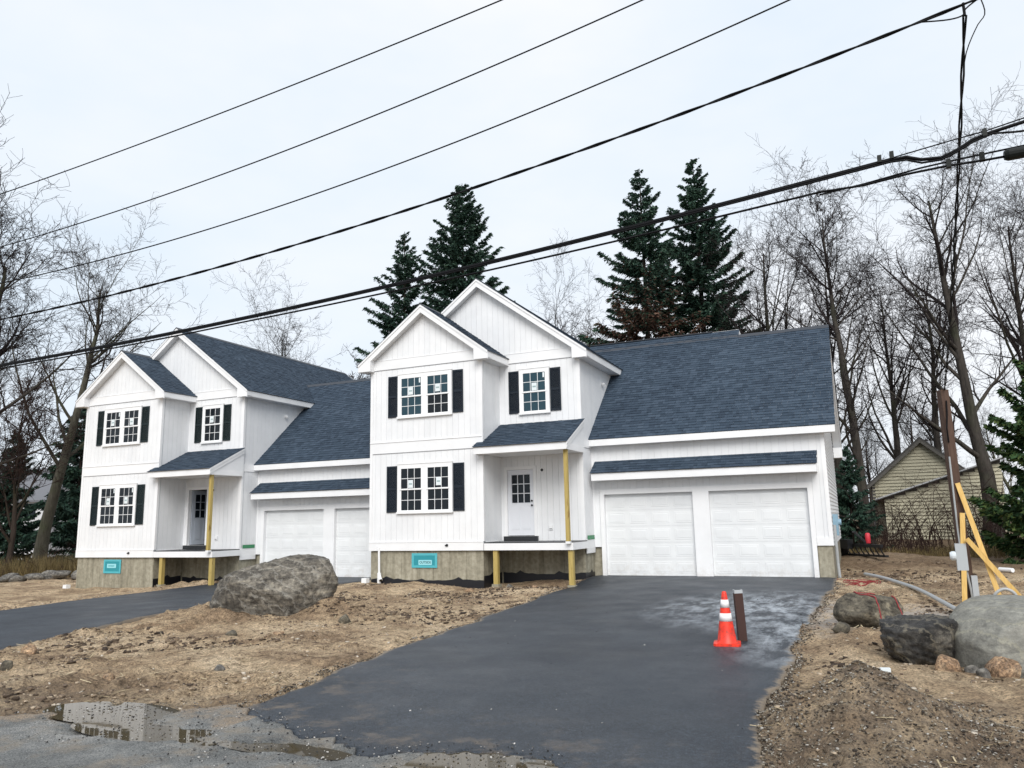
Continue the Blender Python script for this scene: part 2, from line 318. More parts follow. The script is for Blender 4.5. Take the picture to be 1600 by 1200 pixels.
# ------------------------------------------------------------------ the ground
CP = np.array([(7,2.2,-.88),(10.5,2.2,-.88),(14,2.2,-.88),(-6,1.8,-1.06),(-2,1.8,-1.0),(0,-.3,-.98),(2,-.3,-.98),(4,-.6,-1.08),(6.8,-.6,-1.06),(9,-1,-.93),(13,-1,-.93),
(-13,-.8,-1.32),(-11,-.8,-1.3),(-9,-.8,-1.3),(-6.5,-.6,-1.15),(-18,0,-1.38),(-26,2,-1.45),(-14,-5,-1.3),(-8,-5,-1.2),(-3,-5,-1.1),(2,-5,-1.06),(7,-5,-1.02),(12,-5,-.98),(17,-5,-.95),(20,0,-.9),(20,8,-.8),(16,8,-.8),
(-24,-5,-1.35),(-24,-11,-1.25),(-10,-11,-1.12),(0,-11,-1.08),(7,-11,-1.05),(14,-11,-1.03),(20,-11,-1.0),(26,-5,-.9),(-24,-17,-1.2),(-8,-17,-1.1),(4,-17,-1.08),(14,-17,-1.06),(22,-17,-1.05),(14,-25,-1.05),(0,-25,-1.08),(30,-20,-1.0),(0,25,-.6),(-20,25,-1.2),(20,25,-.5),(30,10,-.7)])
def Hb(x, y):
    x = np.asarray(x, float); y = np.asarray(y, float); sh = x.shape; x = x.ravel(); y = y.ravel(); num = np.zeros(len(x)); den = np.zeros(len(x))
    for a, b, c in CP:
        w = 1/((a-x)**2+(b-y)**2+1.5)**2; num += w*c; den += w
    return (num/den).reshape(sh)
RL = np.array([(1.9,6.78),(1.4,6.78),(.4,6.74),(-1.6,6.84),(-4,7.27),(-7,7.59),(-9,7.73),(-11,7.86),(-12.5,8.05),(-13.6,8.36),(-14.2,8.42),(-14.9,8.5),(-16.6,8.5)])[::-1]
RR = np.array([(1.9,13.75),(-1.3,13.73),(-3.8,13.63),(-7.5,13.55),(-9.5,13.5),(-12.6,13.5),(-13.8,13.53),(-14.9,13.62),(-16.6,13.75)])[::-1]
LL = np.array([(1.6,-6.75),(.5,-6.93),(-3.2,-6.93),(-5.5,-6.75),(-8,-5.8),(-10.5,-4.7),(-13,-3.4),(-16,-2)])[::-1]
LR = np.array([(1.6,-.3),(-2.8,-.5),(-5.9,-.67),(-9,.06),(-11.1,.96),(-12.6,1.52),(-14.2,2.2),(-16,3.2)])[::-1]
ROADX = [-200, 3, 6.3, 7.0, 8.3, 8.9, 9.7, 10.6, 11.2, 12.1, 12.7, 14.0, 16, 200]; ROADY = [-16.0, -16.0, -15.7, -14.95, -14.45, -14.75, -15.2, -15.35, -15.12, -15.12, -15.75, -16.5, -16.8, -17]
def edgen(t, s): return .07*vnoise(t*1.3, t*0+s*3.1, s)+.035*vnoise(t*4.1, t*0+s*1.7, s+5)+.02*vnoise(t*11., t*0+s*.7, s+9)
def xl(y): return np.interp(y, RL[:, 0], RL[:, 1])+edgen(y, 1)*np.clip((1-y)/2, 0, 1)
def xr(y): return np.interp(y, RR[:, 0], RR[:, 1])+edgen(y, 2)*np.clip((1-y)/2, 0, 1)
def yl(y): return np.interp(y, LL[:, 0], LL[:, 1])+edgen(y, 3)
def yr(y): return np.interp(y, LR[:, 0], LR[:, 1])+edgen(y, 4)
def yroad(x): return np.interp(x, ROADX, ROADY)+2.6*edgen(x, 6)+.03*vnoise(x*9., x*0, 3)
PUD = [(7.2, -15.12, .72, .34), (8.3, -15.55, .85, .26), (9.85, -15.6, .6, .14), (11.75, -15.45, .8, .30)]
def paved(x, y):
    """1 well inside drive or road, 0 outside, soft over ~.12 m"""
    def inside(a, b, y0, y1): return np.clip(np.minimum.reduce([x-a, b-x, y-y0, y1-y])/.1, 0, 1)
    d1 = inside(xl(y), xr(y), -16.6, 2.4); d2 = inside(yl(y), yr(y), -17., 2.2); d3 = np.clip((yroad(x)-y)/.1, 0, 1)
    return np.maximum.reduce([d1, d2, d3])
def bumpg(x, y, cx, cy, rx, ry, h): return h*np.exp(-(((x-cx)/rx)**2+((y-cy)/ry)**2))
def Hd(x, y):
    """height of bare earth"""
    x = np.asarray(x, float); y = np.asarray(y, float); h = Hb(x, y)
    h = h+bumpg(x, y, 3.0, -7.7, 1.6, .8, .22)+bumpg(x, y, 4.2, -7.2, .7, .6, .27)+bumpg(x, y, 1.6, -8.5, .9, .6, .16)+bumpg(x, y, 2.2, -8.6, .8, .3, .08)
    h = h+np.maximum(0, .46-.50*np.hypot((x-14.42)/1.05, (y+13.25)/1.0))+bumpg(x, y, 14.35, -13.6, .6, .5, .06)
    h = h+bumpg(x, y, 14.15, -8.9, .38, .9, .13)+bumpg(x, y, 14.6, -8.0, .8, .5, .10)+bumpg(x, y, 16.2, -9.0, 1.4, 1.2, .08)
    h = h+bumpg(x, y, 1.2, -1.4, 1.6, 1.0, .05)-bumpg(x, y, 5.5, .3, 1.2, .8, .06)
    h = h+bumpg(x, y, 14.9, 9.8, 2.5, 1.2, .25)+bumpg(x, y, 15, 1.5, .7, .5, -.12)
    p = paved(x, y); rough = np.clip(.35+.9*fbm(x, y, .28, 3, .5, 40), .15, 1.2)
    det = .060*fbm(x, y, 1.1, 3, .55, 3)+rough*(.080*np.abs(fbm(x, y, 2.6, 3, .62, 9))+.036*fbm(x, y, 8.0, 2, .6, 21))-.05*np.maximum(0, 1-np.abs(((x*.93+y*.36+.25*vnoise(x*.5, y*.5, 61)) % 2.3)-1.0)/.14)*(fbm(x, y, .22, 2, .5, 62) > .05)
    det = det+np.exp(-(((x-14.4)/1.2)**2+((y+13.2)/1.2)**2))*.03*fbm(x, y, 7, 3, .6, 31)
    return (h+det)*(1-p)+(Hb(x, y)-.09)*p-.012*(1-p)
def lines(segs):
    out = []
    for a, b, st in segs: out += list(np.arange(a, b-1e-6, st))
    return np.array(out+[segs[-1][1]])
gx = lines([(-260, -60, 20), (-60, -24, 3), (-24, -8, .5), (-8, .5, .12), (.5, 17.2, .066), (17.2, 24, .3), (24, 60, 3), (60, 260, 20)])
gy = lines([(-120, -30, 15), (-30, -17.5, 1.2), (-17.5, -16, .2), (-16, -6, .062), (-6, 2.4, .09), (2.4, 14, .3), (14, 60, 3), (60, 300, 24)])
X, Y = np.meshgrid(gx, gy); Z = Hd(X, Y); nx, ny = len(gx), len(gy)
idx = np.arange(nx*ny).reshape(ny, nx)
Fq = np.stack([idx[:-1, :-1], idx[:-1, 1:], idx[1:, 1:], idx[1:, :-1]], -1).reshape(-1, 4)
tag(link('ground', np_mesh('ground', np.stack([X, Y, Z], -1).reshape(-1, 3), Fq, True), M['dirt']), kind='structure')
def strip(name, fl, fr, y0, y1, ny_, nx_, lift, m):
    ys = np.concatenate([np.linspace(y0, -14.0, 80, endpoint=False), np.linspace(-14.0, y1, ny_-80)]); t = np.linspace(0, 1, nx_); a = fl(ys)[:, None]; b = fr(ys)[:, None]; X = a+(b-a)*t; Y = np.repeat(ys[:, None], nx_, 1)
    crown = np.minimum(1, np.minimum(t, 1-t)*30)[None, :]
    Z = Hb(X, Y)+lift-.02*(1-crown)+.004*fbm(X, Y, .9, 2, .5, 77)-.11*np.clip((yroad(X)-Y-.015)/.05, 0, 1)
    # rim folded down into the soil
    Xs = np.concatenate([X[:, :1], X, X[:, -1:]], 1); Ys = np.concatenate([Y[:, :1], Y, Y[:, -1:]], 1); Zs = np.concatenate([Z[:, :1]-.12, Z, Z[:, -1:]-.12], 1)
    n = nx_+2; ii = np.arange(ny_*n).reshape(ny_, n); F = np.stack([ii[:-1, :-1], ii[:-1, 1:], ii[1:, 1:], ii[1:, :-1]], -1).reshape(-1, 4)
    me = np_mesh(name, np.stack([Xs, Ys, Zs], -1).reshape(-1, 3), F, True); ee = np.minimum(Xs-a, b-Xs); at = me.attributes.new('edge', 'FLOAT', 'POINT'); at.data.foreach_set('value', ee.astype(np.float32).ravel())
    return tag(link(name, me, m), kind='structure')
strip('driveway', xl, xr, -16.5, 2.34, 230, 120, .03, M['asphalt'])
strip('driveway', yl, yr, -16.3, 2.0, 200, 36, .03, M['asphalt'])
rx = lines([(-200, -20, 10), (-20, 2, .6), (2, 16.5, .045), (16.5, 30, .6), (30, 200, 10)]); rtt = lines([(0, 2.2, .04), (2.2, 14, .8)])
XR = np.repeat(rx[None, :], len(rtt), 0); YR = yroad(XR)-rtt[:, None]
dip = np.zeros_like(XR)
for a, b, c, d in PUD: dip = np.maximum(dip, np.clip(1.25-np.hypot((XR-a)/c, (YR-b)/d)+.55*fbm(XR, YR, 2.6, 4, .6, 5), 0, 1))
ZR = Hb(XR, YR)+.036+.010*fbm(XR, YR, 1.3, 4, .6, 55)+.006*fbm(XR, YR, 9, 3, .6, 58)-.045*np.minimum(dip*1.6, 1)-.10*(rtt[:, None] < .001)
ii = np.arange(XR.size).reshape(XR.shape); F = np.stack([ii[1:, :-1], ii[1:, 1:], ii[:-1, 1:], ii[:-1, :-1]], -1).reshape(-1, 4)
me = np_mesh('road', np.stack([XR, YR, ZR], -1).reshape(-1, 3), F, True); at = me.attributes.new('edge', 'FLOAT', 'POINT'); at.data.foreach_set('value', np.where((XR > 8.9) & (XR < 13.6), 3.0, np.repeat(rtt[:, None], len(rx), 1)).astype(np.float32).ravel())
tag(link('road', me, M['road']), kind='structure')
PL = ['long puddle at the dirt edge left of the drive', 'wide shallow puddle on the road below the dirt', 'thin streak of puddle in front of the drive mouth', 'brown puddle at the bottom middle of the drive mouth']
for (a, b, c, d), lb in zip(PUD, PL):
    mb = MB(); n = 40; z = float(Hb(a, b))+.021
    mb.add([(a+c*1.25*math.cos(6.2832*i/n), b+d*1.25*math.sin(6.2832*i/n), z) for i in range(n)], [tuple(range(n))])
    o = mb.build('puddle', M['water']); tag(o, lb, 'puddle', 'puddles along the road edge'); o['kind'] = 'structure'

# scattered stones, joined: nobody could count them
def straws(name, n, x0, x1, y0, y1, label):
    r = np.random.default_rng(17); x = r.uniform(x0, x1, n); y = r.uniform(y0, y1, n); k = (paved(x, y) < .2) & (fbm(x, y, .5, 3, .6, 71) > .02); x, y = x[k], y[k]; n = len(x); z = Hd(x, y)+.012; a = r.uniform(0, 6.28, n); l = r.uniform(.025, .11, n); w = r.uniform(.003, .007, n)
    dx, dy = np.cos(a)*l, np.sin(a)*l; px_, py_ = -np.sin(a)*w, np.cos(a)*w; t = r.normal(0, .015, n)
    V = np.stack([np.stack([x-dx-px_, y-dy-py_, z-t], 1), np.stack([x+dx-px_, y+dy-py_, z+t], 1), np.stack([x+dx+px_, y+dy+py_, z+t+.004], 1), np.stack([x-dx+px_, y-dy+py_, z-t+.004], 1)], 1)
    return tag(link(name, np_mesh(name, V.reshape(-1, 3), np.arange(n*4).reshape(n, 4)), M['straw']), label, 'straw', kind='stuff')
def stones(name, P, size, m, seed, flat=.65, label=None, cat=None):
    r = np.random.default_rng(seed); n = len(P)
    base = np.array([(x, y, z) for x in (-1, 1) for y in (-1, 1) for z in (-1, 1)], float)*.58
    V = base[None]*np.ones((n, 1, 1))+r.normal(0, .17, (n, 8, 3)); s = size[:, None]*np.stack([r.uniform(.7, 1.4, n), r.uniform(.6, 1.1, n), r.uniform(.4, 1, n)*flat], 1); V = V*s[:, None, :]
    a = r.uniform(0, 6.28, n); b = r.normal(0, .4, n); c, sn = np.cos(a), np.sin(a); cb, sb = np.cos(b), np.sin(b)
    y, z = V[:, :, 1]*cb[:, None]-V[:, :, 2]*sb[:, None], V[:, :, 1]*sb[:, None]+V[:, :, 2]*cb[:, None]; x = V[:, :, 0]
    V = np.stack([x*c[:, None]-y*sn[:, None], x*sn[:, None]+y*c[:, None], z], -1)+P[:, None, :]
    f = np.array([(0, 1, 3, 2), (4, 6, 7, 5), (0, 4, 5, 1), (2, 3, 7, 6), (0, 2, 6, 4), (1, 5, 7, 3)])
    F = (f[None]+8*np.arange(n)[:, None, None]).reshape(-1, 4)
    o = link(name, np_mesh(name, V.reshape(-1, 3), F), m); return tag(o, label, cat, kind='stuff')
rg = np.random.default_rng(3)
def spread(n, x0, x1, y0, y1, dens=None):
    x = rg.uniform(x0, x1, n); y = rg.uniform(y0, y1, n); k = paved(x, y) < .3
    if dens is not None: k &= rg.uniform(0, 1, n) < dens(x, y)
    return x[k], y[k]
clump = lambda x, y: np.clip(.25+.9*fbm(x, y, .6, 3, .6, 12), .04, 1)
x, y = spread(16000, .5, 9, -15.6, .2, clump); x2, y2 = spread(9000, -9, 1, -9, 1, clump); x3, y3 = spread(9000, 13.4, 18.5, -15, 4, clump)
x = np.concatenate([x, x2, x3]); y = np.concatenate([y, y2, y3]); sz = .008+.030*rg.uniform(0, 1, len(x))**2.5
stones('gravel', np.stack([x, y, Hd(x, y)+sz*.2], 1), sz, M['gravel'], 1, label='small tan and brown stones strewn over the bare earth', cat='gravel')
clod = lambda x, y: np.clip(1.5*fbm(x, y, .45, 4, .65, 44)-.05+.9*np.exp(-(((x-3)/1.9)**2+((y+8.2)/1.1)**2)), 0, 1)
x, y = spread(19000, .5, 9, -15.2, .2, clod); x2, y2 = spread(7000, 13.6, 18.5, -12, 9, lambda x, y: np.clip(1.4*fbm(x, y, .5, 3, .6, 46), 0, 1))
x = np.concatenate([x, x2]); y = np.concatenate([y, y2]); sz = .010+.062*rg.uniform(0, 1, len(x))**2.6
stones('soil_clods', np.stack([x, y, Hd(x, y)+sz*.1], 1), sz, M['litter'], 2, .6, 'dark crumbled clods and leaf scraps on the bare earth', 'soil')
straws('straw_scraps', 11000, .5, 19, -15, 6, 'dry stalks and root scraps lying on the bare earth')
a = rg.uniform(0, 6.283, 14000); q = rg.uniform(0, 1, 14000)**.6*1.4; x = 14.42+1.05*q*np.cos(a); y = -13.15+1.0*q*np.sin(a); k = paved(x, y) < .5; x, y = x[k], y[k]; sz = .004+.013*rg.uniform(0, 1, len(x))**2.2
stones('gravel_heap_stones', np.stack([x, y, Hd(x, y)+sz*.2], 1), sz, M['gravel_grey'], 4, .8, 'loose grey and brown gravel covering the heap beside the drive', 'gravel')
t = rg.uniform(-14.9, 1, 5200); x = np.where(rg.uniform(0, 1, len(t)) < .55, xr(t)+np.abs(rg.normal(0, .09, len(t)))-.02, xl(t)-np.abs(rg.normal(0, .07, len(t)))+.02); sz = rg.uniform(.006, .018, len(t))
stones('edge_gravel', np.stack([x, t, np.maximum(Hd(x, t), Hb(x, t)-.02)+sz*.4], 1), sz, M['gravel_grey'], 5, .8, 'crushed grey stone along the edges of the drive', 'gravel')
x = rg.uniform(6.2, 13.6, 4500); y = rg.uniform(-16.2, -14.0, 4500); k = (yroad(x) > y-.25); x, y = x[k], y[k]; sz = .003+.010*rg.uniform(0, 1, len(x))**3
stones('road_chips', np.stack([x, y, Hb(x, y)+.036], 1), sz, M['chips'], 6, .8, 'dark and pale stone chips scattered on the wet road', 'gravel')
x = rg.uniform(7, 13.5, 420); y = rg.uniform(-14.3, -2, 420); k = paved(x, y) > .9; x, y = x[k], y[k]; sz = .005+.012*rg.uniform(0, 1, len(x))**3
stones('drive_chips', np.stack([x, y, Hb(x, y)+.031], 1), sz, M['chips'], 8, .4, 'pale chips and crumbs scattered on the near driveway', 'gravel')

# ------------------------------------------------------------------ the two attached houses
wA, dB, wB, wG, dG = 4.09, 1.309, 6.851, 13.724, 2.19
OH, EV, ZE, SL = .27, .352, 6.06, .745
XB = wB/2; ZA = ZE+SL*(wA/2+EV); ZB = ZE+SL*(XB+EV)
yF, zF, yR, zR = 1.915, 3.331, 6.156, 7.092
ZG = -.881
SH = []   # shared meshes
def cuts(a, b, zl, zh, opens):
    """vertical strip a..b between zl and zh minus openings -> list of (zl,zh)"""
    out = [(zl, zh)]
    for x0, x1, z0, z1 in opens:
        if x1 > a+1e-4 and x0 < b-1e-4:
            nw = []
            for l, h in out:
                if z1 <= l or z0 >= h: nw.append((l, h)); continue
                if z0 > l: nw.append((l, z0))
                if z1 < h: nw.append((z1, h))
            out = nw
    return out
def P3(axis, a, n, z): return (a, n, z) if axis == 'x' else (n, a, z)
def wall(parent, name, axis, a0, a1, plane, thick, zlo, zhi, opens=(), pitch=.2032, breaks=(), gap=.006, board=.013, boards=True):
    """backing sheet + one object per siding board. axis 'x': faces -y; axis 'y': faces +x."""
    s = -1 if axis == 'x' else 1
    br = sorted({a0, a1, *[b for b in breaks if a0 < b < a1], *[v for o in opens for v in o[:2] if a0 < v < a1]})
    mb = MB()
    nrm = (0, -s*thick, 0) if axis == 'x' else (-s*thick, 0, 0)
    for a, b in zip(br[:-1], br[1:]):
        for l, h in cuts(a, b, -99, 99, opens):
            pts = [(a, max(l, zlo(a))), (b, max(l, zlo(b))), (b, min(h, zhi(b))), (a, min(h, zhi(a)))]
            if pts[3][1]-pts[0][1] < 1e-3 and pts[2][1]-pts[1][1] < 1e-3: continue
            mb.prism([P3(axis, u, plane, z) for u, z in pts], nrm)
    w = mb.build(name, M['backing'] if boards else M['siding'], parent)
    if not boards: return w
    n = max(1, round((a1-a0)/pitch)); st = (a1-a0)/n; xs = [a0+i*st for i in range(n+1)]
    nb = (0, s*board, 0) if axis == 'x' else (s*board, 0, 0)
    off = s*.0005
    for i in range(n):
        c0, c1 = xs[i]+gap/2, xs[i+1]-gap/2
        sub = [c0]+[b for b in breaks if c0 < b < c1]+[v for o in opens for v in o[:2] if c0 < v < c1]+[c1]; sub = sorted(sub)
        m2 = MB()
        for a, b in zip(sub[:-1], sub[1:]):
            for l, h in cuts(a, b, -99, 99, opens):
                pts = [(a, max(l, zlo(a))), (b, max(l, zlo(b))), (b, min(h, zhi(b))), (a, min(h, zhi(a)))]
                if pts[3][1]-pts[0][1] < .01 and pts[2][1]-pts[1][1] < .01: continue
                m2.prism([P3(axis, u, plane+off, z) for u, z in pts], nb)
        if m2.f: m2.build('siding_board', M['siding'], w)
    return w
def roofplane(parent, O, U, V, Lu, Lv, rng, seed, under=M['soffit'], tabs=True):
    """O eave corner; U along the eave; V up the slope; rng(v) -> (u0,u1)"""
    O, U, V = Vector(O), Vector(U).normalized(), Vector(V).normalized(); N = U.cross(V)
    r = random.Random(seed); mb = MB(); k = 8
    for i in range(k):
        v0, v1 = Lv*i/k, Lv*(i+1)/k; a, b = rng(v0); c, d = rng(v1)
        if b-a < .01 and d-c < .01: continue
        mb.prism([O+U*a+V*v0, O+U*b+V*v0, O+U*d+V*v1, O+U*c+V*v1], N*-.03)
    ro = mb.build('roof', under if tabs else M['shingle'], parent)
    if not tabs: return ro
    sm = MB(); v = -.035; row = 0
    while v < Lv-.02:
        a, b = rng(max(0, min(Lv, v+.07))); u = a-.02-r.random()*.2; ve = min(v+.165, Lv+.01)
        while u < b+.02:
            w = r.choice((.08, .11, .14, .18, .24)); u0, u1 = max(u, a-.02), min(u+w, b+.02); u += w
            if u1-u0 < .015: continue
            th = .014+r.choice((0, .008)); t2 = .004; p = r.uniform(-.002, .002); g = .0015
            q = [O+U*(u0+g)+V*(v+p)+N*.001, O+U*(u1-g)+V*(v+p)+N*.001, O+U*(u1-g)+V*ve+N*.001, O+U*(u0+g)+V*ve+N*.001]
            q += [q[0]+N*th, q[1]+N*th, q[2]+N*t2, q[3]+N*t2]
            sm.add(q, [(4, 5, 6, 7), (0, 1, 5, 4), (1, 2, 6, 5), (3, 0, 4, 7)])
        v += .142; row += 1
    tag(sm.build('shingles', M['shingle'], ro), kind='stuff')
    return ro
def window(parent, x0, x1, z0, z1, y, units, seed, stickers=True, blue=False):
    """white frame with mullions; each unit a six over six double-hung window; faces -y"""
    r = random.Random(seed); t = .095; mull = .15; yb = y-.0185; mb = MB()
    w = mb
    w.box(x0, x1, yb-.045, yb, z1-t, z1); w.box(x0, x0+t, yb-.045, yb, z0+.06, z1-t); w.box(x1-t, x1, yb-.045, yb, z0+.06, z1-t)
    w.box(x0-.02, x1+.02, yb-.075, yb, z0, z0+.06); w.box(x0-.015, x1+.015, yb-.06, yb-.001, z1-.001, z1+.03)
    iw = (x1-x0-2*t-mull*(units-1))/units
    us = [(x0+t+i*(iw+mull), x0+t+i*(iw+mull)+iw) for i in range(units)]
    for i in range(units-1): w.box(us[i][1], us[i+1][0], yb-.043, yb, z0+.06, z1-t)
    wo = w.build('window', M['trim'], parent)
    zb, zt2 = z0+.06, z1-t; zm = (zb+zt2)/2; f = .045
    for i, (a, b) in enumerate(us):
        MB().box(a, b, yb-.004, yb-.001, zb, zt2).build('dark_backing', M['room'], wo)  # dark sheet stands in for the unlit room behind the panes
        for up_, (l, h, yy) in enumerate(((zb, zm+.02, yb-.018), (zm-.02, zt2, yb-.034))):
            s = MB(); s.box(a, b, yy-.012, yy+.004, h-f, h); s.box(a, b, yy-.012, yy+.004, l, l+f); s.box(a, a+f, yy-.012, yy+.004, l+f, h-f); s.box(b-f, b, yy-.012, yy+.004, l+f, h-f)
            s.build('sash', M['vinyl'], wo)
            ga, gb, gl, gh = a+f, b-f, l+f, h-f; pw, ph = (gb-ga)/3, (gh-gl)/2; m2 = MB(); mw = .008
            for k in (1, 2): m2.box(ga+pw*k-mw, ga+pw*k+mw, yy-.009, yy+.001, gl, gh)
            m2.box(ga, gb, yy-.0085, yy+.0005, gl+ph-mw, gl+ph+mw); m2.build('muntins', M['vinyl'], wo)
            for k in range(3):
                for j in range(2):
                    tx, tz = r.uniform(-.0014, .0014), r.uniform(-.0014, .0014); pa, pb, pl, ph_ = ga+pw*k+mw, ga+pw*(k+1)-mw, gl+ph*j+mw, gl+ph*(j+1)-mw
                    pmb = MB().add([(pa, yy-.003+tx+tz, pl), (pb, yy-.003-tx+tz, pl), (pb, yy-.003-tx-tz, ph_), (pa, yy-.003+tx-tz, ph_)], [(0, 1, 2, 3)])
                    pmb.build('pane', M['pane_sky'] if (blue and (up_ or i == 0)) else M['pane'], wo)
            if up_ and stickers:
                sx = (ga+gb)/2+r.uniform(-.03, .03); sz_ = gl+ph*.55+r.uniform(-.03, .03)
                s2 = MB().box(sx-.09, sx+.09, yy-.0125, yy-.0102, sz_-.13, sz_+.12).build('sticker', M['sticker'], wo)
                MB().box(sx-.06, sx+.06, yy-.0135, yy-.0127, sz_-.03, sz_+.02).build('sticker_print', M['stickerink'], wo)
                if r.random() < .75: MB().box(gb-.075, gb-.02, yy-.0125, yy-.0102, gh-.18, gh-.02).build('sticker', M['sticker'], wo)
    return wo
def shutter(parent, x0, x1, z0, z1, y, m):
    yb = y-.0185; s = MB(); f = .045
    s.box(x0, x0+f, yb-.03, yb, z0, z1); s.box(x1-f, x1, yb-.03, yb, z0, z1)
    zm = z0+(z1-z0)*.5
    for a, b in ((z0, z0+.07), (zm-.035, zm+.035), (z1-.06, z1)): s.box(x0+f, x1-f, yb-.028, yb, a, b)
    so_ = s.build('shutter', m, parent); l = MB()
    for a, b in ((z0+.07, zm-.035), (zm+.035, z1-.06)):
        n = int((b-a)/.035); st = (b-a)/n
        for i in range(n): l.prism([(x0+f, yb-.004, a+i*st+st*.95), (x0+f, yb-.024, a+i*st+.004), (x0+f, yb-.019, a+i*st), (x0+f, yb-.001, a+i*st+st*.8)], (x1-x0-2*f, 0, 0))
    tag(l.build('louvers', m, so_), kind='stuff')
def gable_trim(parent, x0, x1, y, ze, za, yw):
    """rake boards, crown strip, boxed returns and soffit of a gable whose roof edge is at y and wall at yw"""
    xm = (x0+x1)/2; s = (za-ze)/(xm-x0)
    def chev(mb, top, bot, ya, yb_):
        for a, b, c, d in ((x0, ze, xm, za), (x1, ze, xm, za)):
            mb.prism([(a, ya, b-top), (c, ya, d-top), (c, ya, d-bot), (a, ya, b-bot)], (0, yb_-ya, 0))
    k = MB(); chev(k, .035, .27, y, y+.03); rk = k.build('rake_board', M['trim'], parent)
    k = MB(); chev(k, .012, .085, y-.022, y-.001); k.build('crown_strip', M['trim'], rk)
    k = MB(); chev(k, .215, .24, y+.031, yw+.0); k.build('soffit', M['soffit'], parent)
    k = MB()
    for sx, a in ((1, x0), (-1, x1)):
        b = a+sx*(EV+.13); a = a+sx*.003
        k.prism([(a, y-.003, ze-.10), (a, y-.003, ze-.245), (b, y-.003, ze-.245), (b, y-.003, ze-.10+abs(b-a)*s-.06)], (0, yw-y-.002, 0))
    k.build('eave_return', M['trim'], parent)
def text_mesh(parent, s, size, loc, m, name='lettering'):
    c = bpy.data.curves.new(name, 'FONT'); c.body = s; c.size = size; c.align_x = 'CENTER'; c.align_y = 'CENTER'; c.offset = size*.02
    o = bpy.data.objects.new('tmp', c); COL.objects.link(o); dg = bpy.context.evaluated_depsgraph_get(); me = bpy.data.meshes.new_from_object(o.evaluated_get(dg)); bpy.data.objects.remove(o)
    me.transform(Matrix.Rotation(R(90), 4, 'X')); me.name = name
    return link(name, me, m, parent, loc)
panelmesh = None
def garage_door(parent, x0, w, y, z0, h):
    global panelmesh
    k = MB(); n = 5; hs = h/n
    for i in range(n): k.box(x0, x0+w, y, y+.04, z0+i*hs+.003, z0+(i+1)*hs-.003)
    k.box(x0, x0+w, y+.012, y+.05, z0, z0+h-.001)
    d = k.build('garage_door', M['garage'], parent)
    pw, ph = w/4-.14, hs-.16
    if panelmesh is None:
        q = MB(); a, b = pw/2, ph/2; e = .028
        v = [(-a, -.0012, -b), (a, -.0012, -b), (a, -.0012, b), (-a, -.0012, b), (-a+e*.4, -.006, -b+e*.4), (a-e*.4, -.006, -b+e*.4), (a-e*.4, -.006, b-e*.4), (-a+e*.4, -.006, b-e*.4),
             (-a+e, -.003, -b+e), (a-e, -.003, -b+e), (a-e, -.003, b-e), (-a+e, -.003, b-e), (-a+2.3*e, -.008, -b+2.3*e), (a-2.3*e, -.008, -b+2.3*e), (a-2.3*e, -.008, b-2.3*e), (-a+2.3*e, -.008, b-2.3*e)]
        f = []
        for r_ in range(3):
            for i in range(4): f.append((r_*4+i, r_*4+(i+1) % 4, r_*4+4+(i+1) % 4, r_*4+4+i))
        f.append((12, 13, 14, 15)); q.add(v, f); panelmesh = q.mesh('panel'); panelmesh.materials.append(M['garage'])
    for i in range(n):
        for j in range(4): link('panel', panelmesh, None, d, (x0+w*(j+.5)/4, y, z0+(i+.5)*hs))
    MB().box(x0, x0+w, y-.004, y+.03, z0-.03, z0-.001).build('bottom_seal', M['black'], d)
    return d
def entry_door(parent, x0, x1, z0, z1, m, seed):
    """slab in its own frame: built facing -y with hinge at x0, y 0"""
    d = MB(); w = x1-x0
    gx0, gx1, gz0, gz1 = x0+.15*w, x1-.15*w, z0+(z1-z0)*.49, z1-.15
    d.box(x0, gx0, -.045, 0, z0, z1); d.box(gx1, x1, -.045, 0, z0, z1); d.box(gx0, gx1, -.045, 0, z0, gz0); d.box(gx0, gx1, -.045, 0, gz1, z1); d.box(gx0, gx1, -.012, -.002, gz0, gz1)
    for a, b in ((x0+.13*w, x0+.45*w), (x0+.55*w, x1-.13*w)):
        for i in range(2): d.prism([(a+.01*i*2, -.045-.006*i, z0+.18+.02*i), (b-.02*i, -.045-.006*i, z0+.18+.02*i), (b-.02*i, -.045-.006*i, gz0-.13-.02*i), (a+.02*i, -.045-.006*i, gz0-.13-.02*i)], (0, -.006, 0))
    o = d.build('entry_door', m, parent); pw, ph = (gx1-gx0)/3, (gz1-gz0)/3; g = MB()
    for k in (1, 2): g.box(gx0+pw*k-.012, gx0+pw*k+.012, -.05, -.02, gz0, gz1); g.box(gx0, gx1, -.0495, -.0205, gz0+ph*k-.012, gz0+ph*k+.012)
    g.build('muntins', m, o)
    for i in range(3):
        for j in range(3): MB().box(gx0+pw*i+.012, gx0+pw*(i+1)-.012, -.03, -.025, gz0+ph*j+.012, gz0+ph*(j+1)-.012).build('pane', M['pane'], o)
    for zz in (z0+.92, z0+1.06): MB().tube([(x1-.07, -.045, zz), (x1-.07, -.07, zz), (x1-.07, -.095, zz)], [.025, .018, .032], 10).build('door_knob', M['black'], o)
    return o
